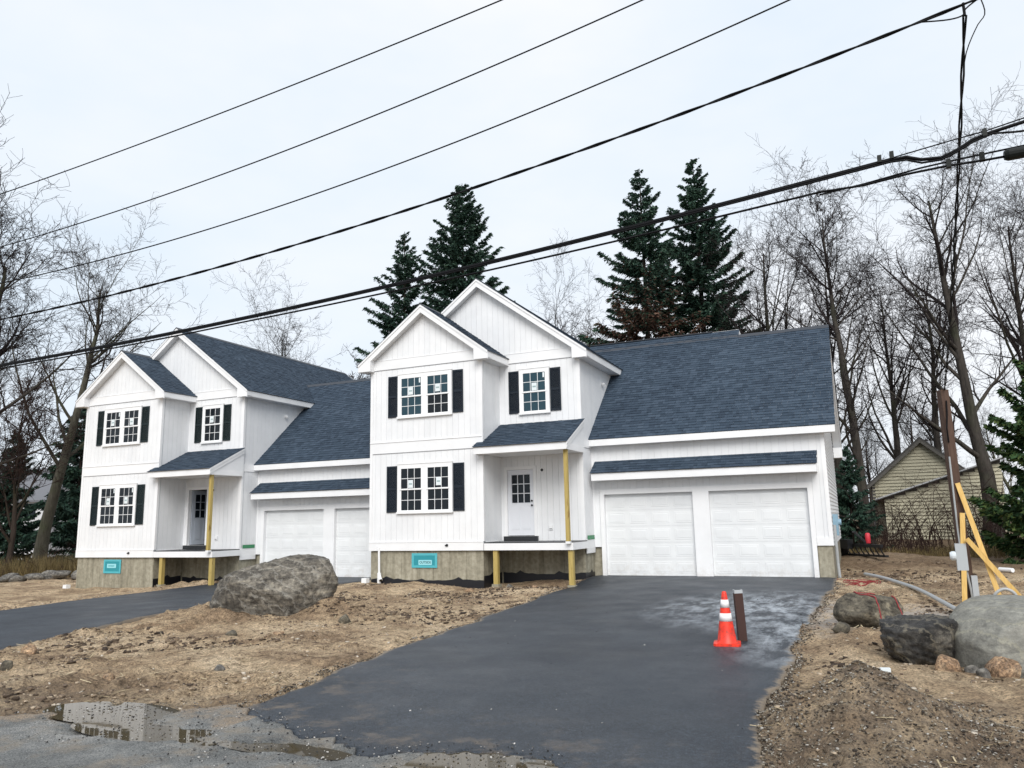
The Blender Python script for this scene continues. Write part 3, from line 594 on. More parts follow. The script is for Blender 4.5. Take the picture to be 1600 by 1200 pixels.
def townhouse(loc, label, left):
    H = empty('townhouse', loc, label, 'house', 'pair of attached new houses')
    sh = M['green'] if left else M['navy']; gend = 13.12 if left else wG
    doorx = (4.315, 5.225); dz0, dz1 = .40, 2.445
    dopen = [(doorx[0]-.04, doorx[1]+.04, dz0-.018, dz1+.04)]
    # --- foundation of poured panels
    fd = MB(); fd.box(.05, wA-.05, .06, dB+.3, -2.0, -.012); fd.box(.05, wB-.05, dB+.06, 12, -2.0, -.013); fd.box(wB-.049, gend-.05, dG+.06, 10.2, -2.0, ZG-.02)
    fd.box(wB-.05, 7.10, dG+.061, dG+.4, -2, -.014)
    if not left: fd.box(13.30, wG-.02, dG+.03, 10.1, -2, -.02)
    fo = fd.build('foundation', M['concrete'], H)
    def panels(a0, a1, pl, axis, w=.61):
        n = max(1, round((a1-a0)/w)); st = (a1-a0)/n; s = -1 if axis == 'x' else 1
        for i in range(n):
            k = MB(); d = .018+.004*random.random(); k.prism([P3(axis, a0+i*st+.004, pl, -1.9), P3(axis, a0+(i+1)*st-.004, pl, -1.9), P3(axis, a0+(i+1)*st-.004, pl, -.014), P3(axis, a0+i*st+.004, pl, -.014)], (0, s*d, 0) if axis == 'x' else (s*d, 0, 0))
            k.build('concrete_panel', M['concrete'], fo)
    panels(.03, wA-.03, .058, 'x'); panels(wA+.02, wB-.03, dB+.058, 'x'); panels(.05, dB+.02, wA-.052, 'y'); panels(dB+.04, dG+.04, wB-.05, 'y')
    if not left: panels(13.32, wG-.02, dG+.028, 'x', .4)
    # damp proofing with a ragged top
    def tar(a0, a1, pl, axis, base):
        k = MB(); s = -1 if axis == 'x' else 1; n = max(3, int((a1-a0)/.14)); tp = [base-.03+.025*math.sin(i*.35+pl)+random.uniform(-.02, .02)+(.07 if i % 9 == 4 else 0) for i in range(n+1)]; st = (a1-a0)/n
        for i in range(n): k.prism([P3(axis, a0+i*st, pl, -1.95), P3(axis, a0+(i+1)*st, pl, -1.95), P3(axis, a0+(i+1)*st, pl, tp[i+1]), P3(axis, a0+i*st, pl, tp[i])], (0, s*.005, 0) if axis == 'x' else (s*.005, 0, 0))
        k.build('damp_proofing', M['tar'], fo)
    if not left: tar(.05, wA-.02, .0352, 'x', -.85)
    tar(.05, dB, wA-.029, 'y', -.7); tar(wA+.02, wB-.03, dB+.0352, 'x', -.72 if not left else -.78); tar(dB+.03, dG, wB-.027, 'y', -.72)
    # --- walls
    topB = lambda x: min(ZE-.25+SL*min(x+EV, wB+EV-x), 99)
    topA = lambda x: ZE-.25+SL*min(x+EV, wA+EV-x)
    wall(H, 'front_wall', 'x', 0, wA, 0, .12, lambda x: 0, topA, breaks=(wA/2,))
    wall(H, 'bay_side_wall', 'y', .12, dB+.05, wA, .12, lambda y: 0, lambda y: ZE-.22)
    wall(H, 'recessed_wall', 'x', wA, wB, dB, .12, lambda x: 0, topB, opens=dopen, breaks=(XB,))
    wall(H, 'gable_wall', 'x', .3, wA, dB+.001, .12, lambda x: 5.5, topB, breaks=(XB,))
    gz = lambda y: zF-.05+(zR-zF)/(yR-yF)*(y-yF)
    wall(H, 'house_side_wall', 'y', dB+.121, 5.3, wB, .12, lambda y: -.0 if y < dG+.055 else max(0, gz(y)-.3), lambda y: ZE-.22, boards=True, breaks=(dG+.05, dG+.06))
    k = MB(); k.box(.001, .12, .121, 11.9, -.01, ZE-.25); k.box(.121, wB-.001, 11.78, 11.899, -.01, ZE-.25); k.box(wB-.119, wB-.002, 5.301, 11.78, -.01, ZE-.25)
    k.prism([(0, 11.8, ZE-.25), (wB, 11.8, ZE-.25), (XB, 11.8, ZB-.3)], (0, .1, 0)); k.build('rear_walls', M['siding'], H)
    # trim bands and corner boards on the front
    t = MB(); y0 = -.0195
    def band(a0, a1, yy, z0, z1, d=.012): t.box(a0, a1, yy-d, yy, z0, z1)
    band(-.006, wA+.006, y0, 0, .25, .022); band(0, wA, y0, 3.09, 3.43); band(0, wA, y0, 3.43, 3.455, .03); band(0, wA, y0, 5.86, 6.17); band(.25, wA-.25, y0, 6.17, 6.19, .022)
    band(0, wA, y0, .25, .268, .034)
    band(-.002, .10, y0, .268, 5.86, .0125); band(wA-.10, wA+.018, y0, .268, 5.86, .0125)
    for a, b in ((wA, wB),): band(a+.02, b, dB-.0195, 5.90, 6.20); band(a+.02, b-.2, dB-.0195, 6.20, 6.22, .022)
    band(wB-.10, wB+.018, dB-.0195, .0, 5.90, .0125); t.box(wB+.0192, wB+.031, dB-.03, dB+.07, .25, 5.84)
    t.box(wA+.0185, wA+.030, -.03, .07, .27, 5.84)
    t.box(wA+.0185, wA+.034, .071, dB-.02, .0, .25)
    t.box(wB+.019, wB+.036, dB-.02, dG-.02, 0, .25); t.box(wB+.019, wB+.034, dB+.07, yF+.3, 3.05, 3.32)
    t.build('trim_boards', M['trim'], H)
    k = MB()
    for bx in ((0, wA, -.034, -.0195, 5.845, 5.858), (wA+.03, wB, dB-.034, dB-.0195, 5.885, 5.898), (0, wA, -.030, -.0195, 3.073, 3.088)): MB().box(*bx).build('shadow_line', M['bandshade'], H)  # grey strips painted in as the shadow lines under the trim bands
    # --- roofs
    CS, SN = 1/math.hypot(1, SL), SL/math.hypot(1, SL)
    LvB = (XB+EV)/CS; LvA = (wA/2+EV)/CS
    roofplane(H, (wB+EV, dB-OH, ZE), (0, 1, 0), (-CS, 0, SN), 11, LvB, lambda v: (0, 12.1-dB+OH), 11)
    roofplane(H, (-EV, 12.1, ZE), (0, -1, 0), (CS, 0, SN), 11, LvB, lambda v: (0, 12.1-dB+OH), 12)
    roofplane(H, (wA+EV, -OH, ZE), (0, 1, 0), (-CS, 0, SN), 2, LvA, lambda v: (0, dB+OH), 13)
    roofplane(H, (-EV, dB, ZE), (0, -1, 0), (CS, 0, SN), 2, LvA, lambda v: (0, dB+OH), 14)
    k = MB()
    for xm, za, ya, yb in ((XB, ZB, dB-OH-.03, 12.13), (wA/2, ZA, -OH-.03, dB-.01)):
        for s in (-1, 1): k.prism([(xm, ya, za+.035), (xm+s*.13, ya, za+.03-.13*SL), (xm+s*.13, ya, za+.012-.13*SL), (xm, ya, za+.015)], (0, yb-ya, 0))
    k.build('ridge_cap', M['drip'], H)
    gable_trim(H, -EV, wA+EV, -OH, ZE, ZA, 0); gable_trim(H, -EV, wB+EV, dB-OH, ZE, ZB, dB)
    k = MB(); k.box(wA+EV-.03, wA+EV, -OH+.031, dB, ZE-.23, ZE-.035); k.box(-EV, -EV+.03, -OH+.031, 12, ZE-.23, ZE-.035); k.box(wB+EV-.03, wB+EV, dB-OH+.031, 12, ZE-.23, ZE-.035); k.build('fascia', M['trim'], H)
    k = MB(); k.box(wA+.02, wA+EV-.031, .01, dB-.03, ZE-.235, ZE-.215); k.box(wB+.02, wB+EV-.031, dB+.01, 12, ZE-.235, ZE-.215); k.box(-EV+.031, -.02, .01, 12, ZE-.235, ZE-.215); k.build('soffit', M['soffit'], H)
    # garage roof
    GS = (zR-zF)/(yR-yF); gl = math.hypot(yR-yF, zR-zF); gc, gs = (yR-yF)/gl, (zR-zF)/gl
    ge = (wG+.332) if not left else 13.14
    def grng(v):
        y = yF+v*gc
        if y < 4.95: return (wB+.022, ge)
        return (wB+.3-(y-4.95)/(yR-4.95)*1.45, ge)
    roofplane(H, (0, yF, zF), (1, 0, 0), (0, gc, gs), 7, gl, grng, 15)
    roofplane(H, (ge, 2*yR-yF, zF), (-1, 0, 0), (0, -gc, gs), 7, gl, lambda v: (0, ge-5.4), 16, tabs=False)
    k = MB(); k.prism([(5.6, yR, zR+.04), (5.6, yR+.14, zR-.10), (5.6, yR, zR-.02), (5.6, yR-.14, zR-.10)], (ge-5.6+.01, 0, 0)); k.build('ridge_cap', M['drip'], H)
    if not left:
        # low dormer roof that lifts the ridge on the part next to the house
        zt_ = zR+.27; yd = yR+.27/GS
        def drng(v): return (5.6, 11.12)
        roofplane(H, (0, yR-.12, zR-.12*GS+.012), (1, 0, 0), (0, gc, gs), 7, (.27+.12*GS)/gs, drng, 17)
        k = MB(); k.prism([(5.6, yd+.01, zt_+.03), (11.12, yd+.01, zt_+.03), (11.12, yd+4.5, zt_-.7), (5.6, yd+4.5, zt_-.7)], (0, 0, -.05)); k.box(5.6, 11.05, yd+.4, yd+4.3, 3.3, zt_-.75)
        k.prism([(11.08, yR-.02, zR-.06), (11.08, yd, zt_-.02), (11.08, yd+4.4, zt_-.75), (11.08, yd+4.4, 4)], (.04, 0, 0)); k.build('rear_dormer', M['trim'], H)
        k = MB(); k.box(5.6, 10.2, yd-.06, yd+.1, zt_+.02, zt_+.05); k.build('ridge_cap', M['drip'], H)
    k = MB(); k.box(wB+.036, ge-.002, yF-.022, yF+.008, zF-.225, zF-.03); k.build('fascia', M['trim'], H)
    k = MB(); k.box(wB+.036, ge-.03, yF+.009, dG+.02, zF-.222, zF-.20); k.build('soffit', M['soffit'], H)
    # garage front
    gx1, gx2, gw, gh = 7.226, 10.442, 2.743, 2.48
    gop = [(gx1-.03, gx1+gw+.03, -9, ZG+gh+.03), (gx2-.03, gx2+gw+.03, -9, ZG+gh+.03), (13.31, 14, -9, 0.0), (wB, 7.10, -9, 0.0), (7.1, gx1-.03, -9, ZG+.01), (gx1+gw+.03, gx2-.03, -9, ZG+.01), (gx2+gw+.03, 13.31, -9, ZG+.01)]
    wall(H, 'garage_wall', 'x', wB+.02, gend, dG, .12, lambda x: ZG, lambda x: zF-.2, opens=gop)
    g1 = garage_door(H, gx1, gw, dG+.10, ZG+.02, gh-.02); g2 = garage_door(H, gx2, gw, dG+.10, ZG+.02, gh-.02)
    k = MB(); yt = dG-.019
    k.box(gx1-.13, gx1, yt-.025, dG+.099, ZG+.005, ZG+gh); k.box(gx1+gw, gx2, yt-.025, dG+.099, ZG+.005, ZG+gh); k.box(gx2+gw, gx2+gw+.125, yt-.025, dG+.099, ZG+.005, ZG+gh)
    k.box(gx1-.13, gx2+gw+.125, yt-.026, dG+.099, ZG+gh, ZG+gh+.15)
    if not left: k.box(13.32, wG+.02, yt-.014, yt, 0, .22); k.box(wG-.09, wG+.018, yt-.015, yt, .22, zF-.22)
    k.build('garage_door_trim', M['trim'], H)
    MB().box(wB+.0135, wB+.075, dG-.030, dG-.0135, 0.0, zF-.225).build('corner_board', M['trim'], H)
    # eyebrow roof over the garage doors
    ex0, ex1, ey, ez, eb = 6.985, 13.507 if not left else 13.12, 1.656, 2.262, 2.64
    el = math.hypot(dG-ey, eb-ez)
    roofplane(H, (ex0, ey, ez), (1, 0, 0), (0, (dG-ey)/el, (eb-ez)/el), 6, el, lambda v: (0, ex1-ex0), 18)
    k = MB(); k.box(ex0+.01, ex1-.01, ey+.01, ey+.035, ez-.245, ez-.03); k.box(ex0+.01, ex1-.01, ey+.036, dG-.02, ez-.24, ez-.215)
    for a in (ex0+.011, ex1-.036): k.prism([(a, ey+.036, ez-.214), (a, dG-.019, ez-.214), (a, dG-.019, eb-.035), (a, ey+.036, ez-.03)], (.025, 0, 0))
    k.build('eyebrow_fascia', M['trim'], H)
    if not left:
        # right end wall with lap siding and the rake
        zt = lambda y: zF-.25+GS*min(y-yF, 2*yR-yF-y)
        wall(H, 'garage_end_wall', 'y', dG+.121, 10.1, wG, .12, lambda y: -.02, zt, boards=False, breaks=(yR,))
        k = MB(); z = 0.0
        while z < zR-.5:
            h = z+.11; yl_ = dG-.0; yh = 10.1
            if h > zF-.25: yl_ = max(yl_, yF+(h-zF+.25)/GS); yh = min(yh, 2*yR-yl_)
            k.prism([(wG+.001, yl_, z), (wG+.024, yl_, z), (wG+.006, yl_, h), (wG+.001, yl_, h)], (0, yh-yl_, 0)); z += .112
        tag(k.build('lap_siding', M['siding'], H), kind='stuff')
        k = MB(); xr0, xr1 = wG+.29, wG+.325
        for a, b in ((yF, yR), (2*yR-yF, yR)): k.prism([(xr0, a, zF-.03), (xr0, b, zR-.03), (xr0, b, zR-.26), (xr0, a, zF-.24)], (xr1-xr0, 0, 0))
        k.build('rake_board', M['trim'], H)
        k = MB()
        for a, b in ((yF+.01, yR), (2*yR-yF, yR)): k.prism([(wG+.03, a, zF-.20), (wG+.03, b, zR-.20), (wG+.03, b, zR-.22), (wG+.03, a, zF-.22)], (.255, 0, 0))
        k.box(wG+.03, xr1, 2*yR-yF-.55, 2*yR-yF, zF-.42, zF-.05); k.box(wG+.03, xr1-.004, yF+.009, yF+.26, zF-.225, zF-.2); k.build('soffit', M['soffit'], H)
    k = MB(); k.box(wB+.05, gend-.12, 10.0, 10.12, -.9, zF-.2); k.build('garage_rear_wall', M['siding'], H)
    # --- porch
    px0, px1, pz, pb = 3.94, 6.96, 3.085, 3.915; py = -.354
    pl = math.hypot(dB-py, pb-pz)
    roofplane(H, (px0, py, pz), (1, 0, 0), (0, (dB-py)/pl, (pb-pz)/pl), 3, pl-.02, lambda v: (0, px1-px0), 19)
    k = MB(); k.box(px0+.01, px1-.02, py+.012, py+.04, pz-.225, pz-.03); k.box(px0+.011, px0+.04, py+.041, -.035, pz-.225, pz-.02)
    k.box(px1-.05, px1-.021, py+.041, dB-.04, pz-.225, pz-.03); k.build('porch_fascia', M['trim'], H)
    k = MB(); k.prism([(px1-.045, py+.1, pz-.029), (px1-.045, dB-.02, pz-.029), (px1-.045, dB-.02, pb-.05), (px1-.045, py+.1, pz+.02)], (.02, 0, 0)); k.build('porch_gable_infill', M['siding'], H)
    k = MB(); k.prism([(px1-.018, py, pz-.025), (px1-.018, dB-.02, pb-.03), (px1-.018, dB-.02, pb-.20), (px1-.018, py, pz-.20)], (.022, 0, 0)); k.prism([(px1+.005, py-.01, pz-.018), (px1+.005, dB-.02, pb-.022), (px1+.005, dB-.02, pb-.085), (px1+.005, py-.01, pz-.082)], (.018, 0, 0)); k.build('rake_board', M['trim'], H)
    k = MB(); k.box(wA+.02, px1-.051, py+.041, dB-.02, pz-.222, pz-.20); k.build('porch_ceiling', M['soffit'], H)
    k = MB(); k.box(wA+.036, 6.93, -.03, dB-.035, .205, .235)
    dk = k.build('porch_deck', M['threshold'], H)
    k = MB(); k.box(wA+.036, 6.95, -.06, -.031, .002, .204); k.box(6.921, 6.95, -.031, dB-.04, .002, .204); k.build('deck_fascia', M['trim'], dk)
    for x_, z1 in ((6.82, None), (4.47, None)):
        pass
    k = MB(); k.box(6.76, 6.89, -.19, -.061, .0, pz-.226) if False else k.box(6.785, 6.895, -.19, -.08, .245, pz-.226); k.build('porch_post', M['pt_wood'], H)
    for x_ in (6.775, 4.40):
        k = MB(); k.box(x_, x_+.14, -.01, .13, -.98 if not left else -.95, -.001); k.build('porch_post', M['pt_wood'], H)
        k = MB(); k.prism([(x_-.04, -.05, -1.5), (x_+.18, -.05, -1.5), (x_+.18, .17, -1.5), (x_-.04, .17, -1.5)], (0, 0, .519 if not left else .549)); k.build('pier', M['concrete'], H)
    if True:
        k = MB(); k.box(6.775, 6.905, -.20, -.061, .18, .244); k.build('post_base', M['trim'], H)
    # --- windows and shutters
    window(H, 1.068, 3.06, 4.183, 5.628, 0, 2, 1+left, blue=not left); window(H, 1.068, 3.06, 1.143, 2.702, 0, 2, 3+left); window(H, 4.818, 5.857, 4.182, 5.655, dB, 1, 5+left, blue=not left)
    for a, b, c, d, yy in ((.69, 1.045, 4.24, 5.60, 0), (3.085, 3.455, 4.24, 5.60, 0), (.66, 1.045, 1.19, 2.66, 0), (3.085, 3.465, 1.19, 2.66, 0), (4.44, 4.795, 4.24, 5.62, dB), (5.88, 6.235, 4.24, 5.62, dB)): shutter(H, a, b, c, d, yy, sh)
    # --- entry
    k = MB(); yy = dB-.0185; a, b = doorx
    k.box(a-.10, a, yy-.03, dB+.1, dz0-.02, dz1+.10); k.box(b, b+.10, yy-.03, dB+.1, dz0-.02, dz1+.10); k.box(a, b, yy-.03, dB+.1, dz1, dz1+.10); k.build('door_frame', M['trim'], H)
    k = MB(); k.box(a-.12, b+.12, yy-.09, yy-.001, dz0-.16, dz0-.022); k.build('threshold', M['threshold'], H)
    k = MB(); k.box(a-.4, b+1.2, dB+2.2, dB+2.25, .1, 2.7); k.box(a-.45, a-.4, dB+.13, dB+2.2, .1, 2.7); k.box(b+1.2, b+1.25, dB+.13, dB+2.2, .1, 2.7); k.box(a-.45, b+1.25, dB+.13, dB+2.25, .28, .33); k.box(a-.45, b+1.25, dB+.13, dB+2.25, 2.7, 2.75); k.build('hallway', M['room'], H)
    if left:
        d = entry_door(H, 0, b-a-.01, dz0, dz1-.005, M['doorgrey'], 1); d.location = (a+.005, dB+.11, 0); d.rotation_euler = (0, 0, R(78)); d['label'] = 'grey entry door swung open into the hall'
    else:
        d = entry_door(H, a+.004, b-.004, dz0, dz1-.004, M['doorwhite'], 1); d.location = (0, dB+.05, 0)
    # --- small fittings
    k = MB(); k.tube([(5.52, dB-.019, 2.40), (5.52, dB-.032, 2.40)], .09, 20); k.build('light_plate', M['trim'], H); k = MB(); k.tube([(5.52, dB-.0325, 2.40), (5.52, dB-.045, 2.40)], .045, 16); k.build('junction_box', M['black'], H)
    k = MB(); k.box(5.70, 5.83, dB-.045, dB-.019, .56, .70); k.build('outlet_cover', M['trim'], H); k = MB(); k.box(5.72, 5.81, dB-.05, dB-.046, .585, .60); k.build('outlet_slot', M['black'], H)
    k = MB(); k.tube([(2.86, -.042, .16), (2.86, -.07, .16)], .04, 12); k.tube([(2.80, -.06, .16), (2.83, -.09, .145)], .015, 8); k.build('hose_tap', M['black'], H)
    k = MB(); k.tube([(wB+.02, 3.6, 5.35), (wB+.06, 3.6, 5.35), (wB+.11, 3.55, 5.30)], [.06, .06, .05], 12); k.build('floodlight', M['trim'], H)
    k = MB(); k.box(wB+.037, wB+.05, dB+.15, dG-.12, .245, .37); k.build('house_wrap_patch', M['wrap'], H)
    k = MB(); k.box(wB+.0205, wB+.045, dB+.02, dG-.06, -.16, -.001); k.build('loose_trim_piece', M['trim'], H)
    # boarded basement window
    c0, c1, z0, z1 = (1.6, 2.45, -.50, -.10) if not left else (1.55, 2.40, -.56, -.10)
    k = MB(); k.box(c0, c1, .012, .0345, z0, z1); bd = k.build('basement_window_cover', M['teal'], H)
    k = MB(); e = .05
    k.box(c0-.03, c1+.03, .007, .0118, z1-e, z1+.02); k.box(c0-.02, c1+.03, .0072, .0118, z0-.02, z0+e); k.box(c0-.03, c0+e, .0066, .0069, z0-.01, z1+.01); k.box(c1-e, c1+.03, .0064, .0069, z0, z1+.02); k.build('tape', M['tealtape'], bd)
    lx = (c0+c1)/2+(.03 if not left else -.03); lz = (z0+z1)/2-(.06 if not left else -.02)
    k = MB(); k.box(lx-.24, lx+.24, .004, .0062, lz-.075, lz+.075); k.build('label_paper', M['label'], bd)
    if not left: text_mesh(bd, 'OUTSIDE', .10, (lx, .0032, lz), M['ink'])
    else:
        k = MB()
        for i in range(5): k.box(lx-.15+.065*i, lx-.115+.065*i, .0028, .0038, lz-.03, lz+.03)
        k.build('faded_print', M['teal'], bd)
    if not left:
        k = MB(); k.tube([(.40, -.065, .12), (.41, -.065, -.2), (.42, -.065, -.72)], .035, 12); k.tube([(.42, -.065, -.68), (.42, -.065, -1.02)], .062, 14); k.tube([(.43, -.07, -.75), (.50, -.13, -.85), (.54, -.16, -.90)], [.05, .055, .06], 12); k.build('drain_pipe', M['pvc'], H)
        k = MB(); k.tube([(.541, -.161, -.9012), (.548, -.166, -.909)], .045, 12); k.build('drain_mouth', M['black'], H)
        k = MB(); k.tube([(wG+.06, dG+.55, .55), (wG+.06, dG+.55, -.5), (wG+.08, dG+.5, -1.0)], .045, 12); k.build('meter_conduit', M['pipegrey'], H)
        k = MB(); k.box(wG+.026, wG+.16, dG+.75, dG+1.05, .25, .85); k.tube([(wG+.16, dG+.9, .62), (wG+.24, dG+.9, .62)], .09, 14); k.build('meter_box', M['bluebox'], H)
    return H
RH = townhouse((0, 0, 0), 'near white house with navy shutters, closed door and two full garage doors', False)
LH = townhouse((-13.154, -.415, -.179), 'far white house with green shutters and its grey door standing open, behind the boulder', True)

# ------------------------------------------------------------------ boulders and rocks
def icos(sub):
    bm = bmesh.new(); bmesh.ops.create_icosphere(bm, subdivisions=sub, radius=1); V = np.array([v.co[:] for v in bm.verts]); F = np.array([[v.index for v in f.verts] for f in bm.faces]); bm.free()
    return V/np.linalg.norm(V, axis=1)[:, None], F
ICO = {3: icos(3), 5: icos(5), 6: icos(6)}
def n3(P, sc, seed): return (fbm(P[:, 0]+P[:, 2]*.7, P[:, 1]-P[:, 2]*.6, sc, 3, .55, seed)+fbm(P[:, 2]+P[:, 1]*.5, P[:, 0]*.8-P[:, 2]*.3, sc, 3, .55, seed+50))*.5
def unit_(v): return v/np.linalg.norm(v, axis=-1, keepdims=True)
def rockmesh(name, planes, sub, rough, seed, soft=14, strata=0.0):
    D, F = ICO[sub]; n = np.array([p[:3] for p in planes], float); n /= np.linalg.norm(n, axis=1)[:, None]; d = np.array([p[3] for p in planes])
    c = np.maximum(D@n.T, 1e-3)/d[None]; r = 1/(np.sum(c**soft, 1)**(1/soft)); P = D*r[:, None]
    if sub > 3:   # chip extra facets off the bulges
        q = np.random.default_rng(seed+900); e = unit_(q.normal(0, 1, (16, 3))); sup = (P@e.T).max(0)*q.uniform(.84, .96, 16); c2 = np.maximum(P@e.T, 1e-4)/sup[None]; P = P/np.maximum(1, np.sum(np.maximum(c2, .5)**160, 1)**(1/160))[:, None]
    s = float(np.mean(r)); P = P+D*(rough*s*(.22*n3(P/s, 1.5, seed)+.26*n3(P/s, 3.6, seed+3)-.45*np.maximum(0, .22-np.abs(n3(P/s, 2.3, seed+5)))*2+.26*np.abs(n3(P/s, 7, seed+7))+.16*n3(P/s, 16, seed+9)))[:, None]
    if strata:
        q = (P@np.array([.42, .30, .86]))/s*5.5+1.1*n3(P/s, 1.1, seed+21); fr = q-np.floor(q); P = P+D*(strata*s*((fr**2)-.33)*(.5+.8*np.abs(n3(P/s, 1.2, seed+33))))[:, None]
    return np_mesh(name, P, F, True)
def rnd_planes(seed, size, n=16):
    r = np.random.default_rng(seed); out = []
    for i in range(n):
        v = r.normal(0, 1, 3); v /= np.linalg.norm(v); e = 1/np.linalg.norm(v/np.array(size)); out.append((*v, e*r.uniform(.80, 1.05)))
    for ax in range(3):
        for s in (-1, 1): v = [0, 0, 0]; v[ax] = s; out.append((*v, size[ax]*r.uniform(.9, 1.0)))
    return out
# the large wedge: outline of its face, given in metres around its middle
OUTL = [(-1.42,.02),(-1.0,.30),(-.45,.52),(.10,.68),(1.18,.58),(1.33,.36),(.90,-.48),(.15,-.78),(-.6,-.70),(-1.30,-.28)]
pl = []
for i in range(len(OUTL)):
    (x0, z0), (x1, z1) = OUTL[i], OUTL[(i+1) % len(OUTL)]; nx_, nz_ = -(z1-z0), (x1-x0); l = math.hypot(nx_, nz_); nx_, nz_ = nx_/l, nz_/l
    pl.append((nx_, (-.12 if i % 2 else .1), nz_, nx_*x0+nz_*z0))
pl += [(-.22, -.95, -.22, .50), (-.10, -.52, .85, .44), (.70, -.70, -.15, .80), (-.72, -.58, .38, .78), (.15, -.80, .58, .50), (0, 1, .1, .75), (-.6, .7, .3, .9), (.6, .75, .2, .95)]
o = link('boulder', rockmesh('boulder', pl, 6, .040, 3, 120, .035), M['rock_dark']); o.location = (2.95, -7.85, -.52); o.rotation_euler = (0, 0, R(22)); o.scale = (1.12, 1.05, 1.04)
tag(o, 'huge dark grey wedge-shaped boulder on a low mound of dirt between the drives', 'boulder')
o = link('boulder', rockmesh('boulder', rnd_planes(21, (.62, .5, .34)), 5, .15, 8, 26), M['rock_brown']); o.location = (14.45, -7.0, -.79); o.rotation_euler = (0, R(8), R(10)); tag(o, 'brown mossy boulder with a red cord looped over it beside the drive', 'boulder')
o = link('boulder', rockmesh('boulder', rnd_planes(5, (.50, .45, .34), 14), 5, .10, 12, 34, .10), M['rock_black']); o.location = (15.06, -9.62, -.83); o.rotation_euler = (0, R(-4), R(15)); tag(o, 'wet black angular boulder leaning against the big smooth grey one', 'boulder')
o = link('boulder', rockmesh('boulder', [(0, 0, 1, .60), (-.5, -.2, .85, .70), (.5, -.2, .85, .78), (0, -.7, .7, .80), (0, -1, 0, .92), (-1, 0, .1, 1.0), (1, 0, 0, 1.1), (0, 1, 0, .9), (0, 0, -1, .6), (-.75, -.65, .1, .95), (0, -.8, -.6, .85), (-.7, .6, .3, .95)], 6, .03, 15, 8), M['rock_grey']); o.location = (16.28, -9.5, -.85); o.rotation_euler = (0, R(3), R(12)); tag(o, 'large smooth rounded grey boulder at the right edge', 'boulder')
for (x, y, sx, sy, sz_, m, lb, sd_) in [
    (15.32, -10.22, .19, .16, .15, 'rock_tan', 'orange-tan rounded stone in front of the black boulder', 1), (15.56, -10.25, .085, .08, .08, 'rock_flat', 'small grey stone between the two orange stones', 2),
    (15.84, -10.35, .17, .16, .19, 'rock_tan', 'reddish-brown stone leaning at the foot of the smooth grey boulder', 3), (15.64, -10.48, .10, .09, .06, 'rock_flat', 'low grey stone half buried beside the reddish stone', 4),
    (14.58, -10.75, .09, .06, .035, 'rock_flat', 'flat pale chip of stone lying on the tan dirt', 5), (14.1, -8.35, .16, .12, .10, 'rock_brown', 'brown stone on the dirt ridge beside the drive', 6),
    (5.02, -8.15, .13, .12, .11, 'rock_brown', 'round brown stone right of the huge boulder', 7), (4.9, -9.9, .11, .09, .07, 'rock_tan', 'small tan stone near the left edge of the drive', 8), (4.1, -10.2, .13, .10, .09, 'rock_brown', 'dark lump of rock in front of the huge boulder', 9),
    (2.05, -12.5, .17, .12, .07, 'rock_tan', 'pale flat stone at the edge of the far drive', 10), (5.6, -13.9, .10, .08, .05, 'rock_tan', 'pale stone on the dirt near the puddles', 11), (3.3, -13.7, .12, .1, .07, 'rock_brown', 'dark stone at the left of the dirt patch', 12),
    (5.2, -.62, .16, .12, .09, 'rock_flat', 'grey stone under the near porch', 13), (5.9, -.4, .14, .11, .09, 'rock_tan', 'tan stone under the near porch by the tar line', 14), (4.2, -1.2, .2, .13, .08, 'rock_tan', 'flat tan stone before the near porch pier', 15), (6.4, -12.8, .09, .08, .05, 'rock_flat', 'grey stone at the corner of the dirt by the drive mouth', 16)]:
    o = link('stone', rockmesh('stone', rnd_planes(60+sd_, (sx, sy, sz_)), 3, .1, sd_), M[m]); o.location = (x, y, float(Hd(x, y))+sz_*.18); o.rotation_euler = (sd_*.4, 0, sd_*1.3); tag(o, lb, 'stone', 'loose stones on the dirt')
for i, (x, y, sx, sy, sz_, lb) in enumerate([(-20.6, 2.4, .5, .4, .2, 'flat grey field stone at the left end of the pile'), (-19.9, 2.7, .55, .5, .22, 'small field stone low in the pile at left'), (-19.3, 3.4, .7, .45, .18, 'long slab-like field stone on top of the pile at left'), (-18.6, 3.9, .55, .45, .24, 'rounded field stone at the right end of the pile'), (-20.3, 3.6, .5, .4, .25, 'grey field stone at the back of the pile'), (-21.6, 2.6, .5, .45, .25, 'dark field stone at the very left edge of the frame')]):
    o = link('field_stone', rockmesh('field_stone', rnd_planes(90+i, (sx, sy, sz_)), 3, .1, 30+i), M['rock_flat']); o.location = (x, y, float(Hd(x, y))+sz_*.5+(.18 if i == 2 else 0)); o.rotation_euler = (R(6*(i-2)), 0, i*.9); tag(o, lb, 'stone', 'field stones piled left of the far house')

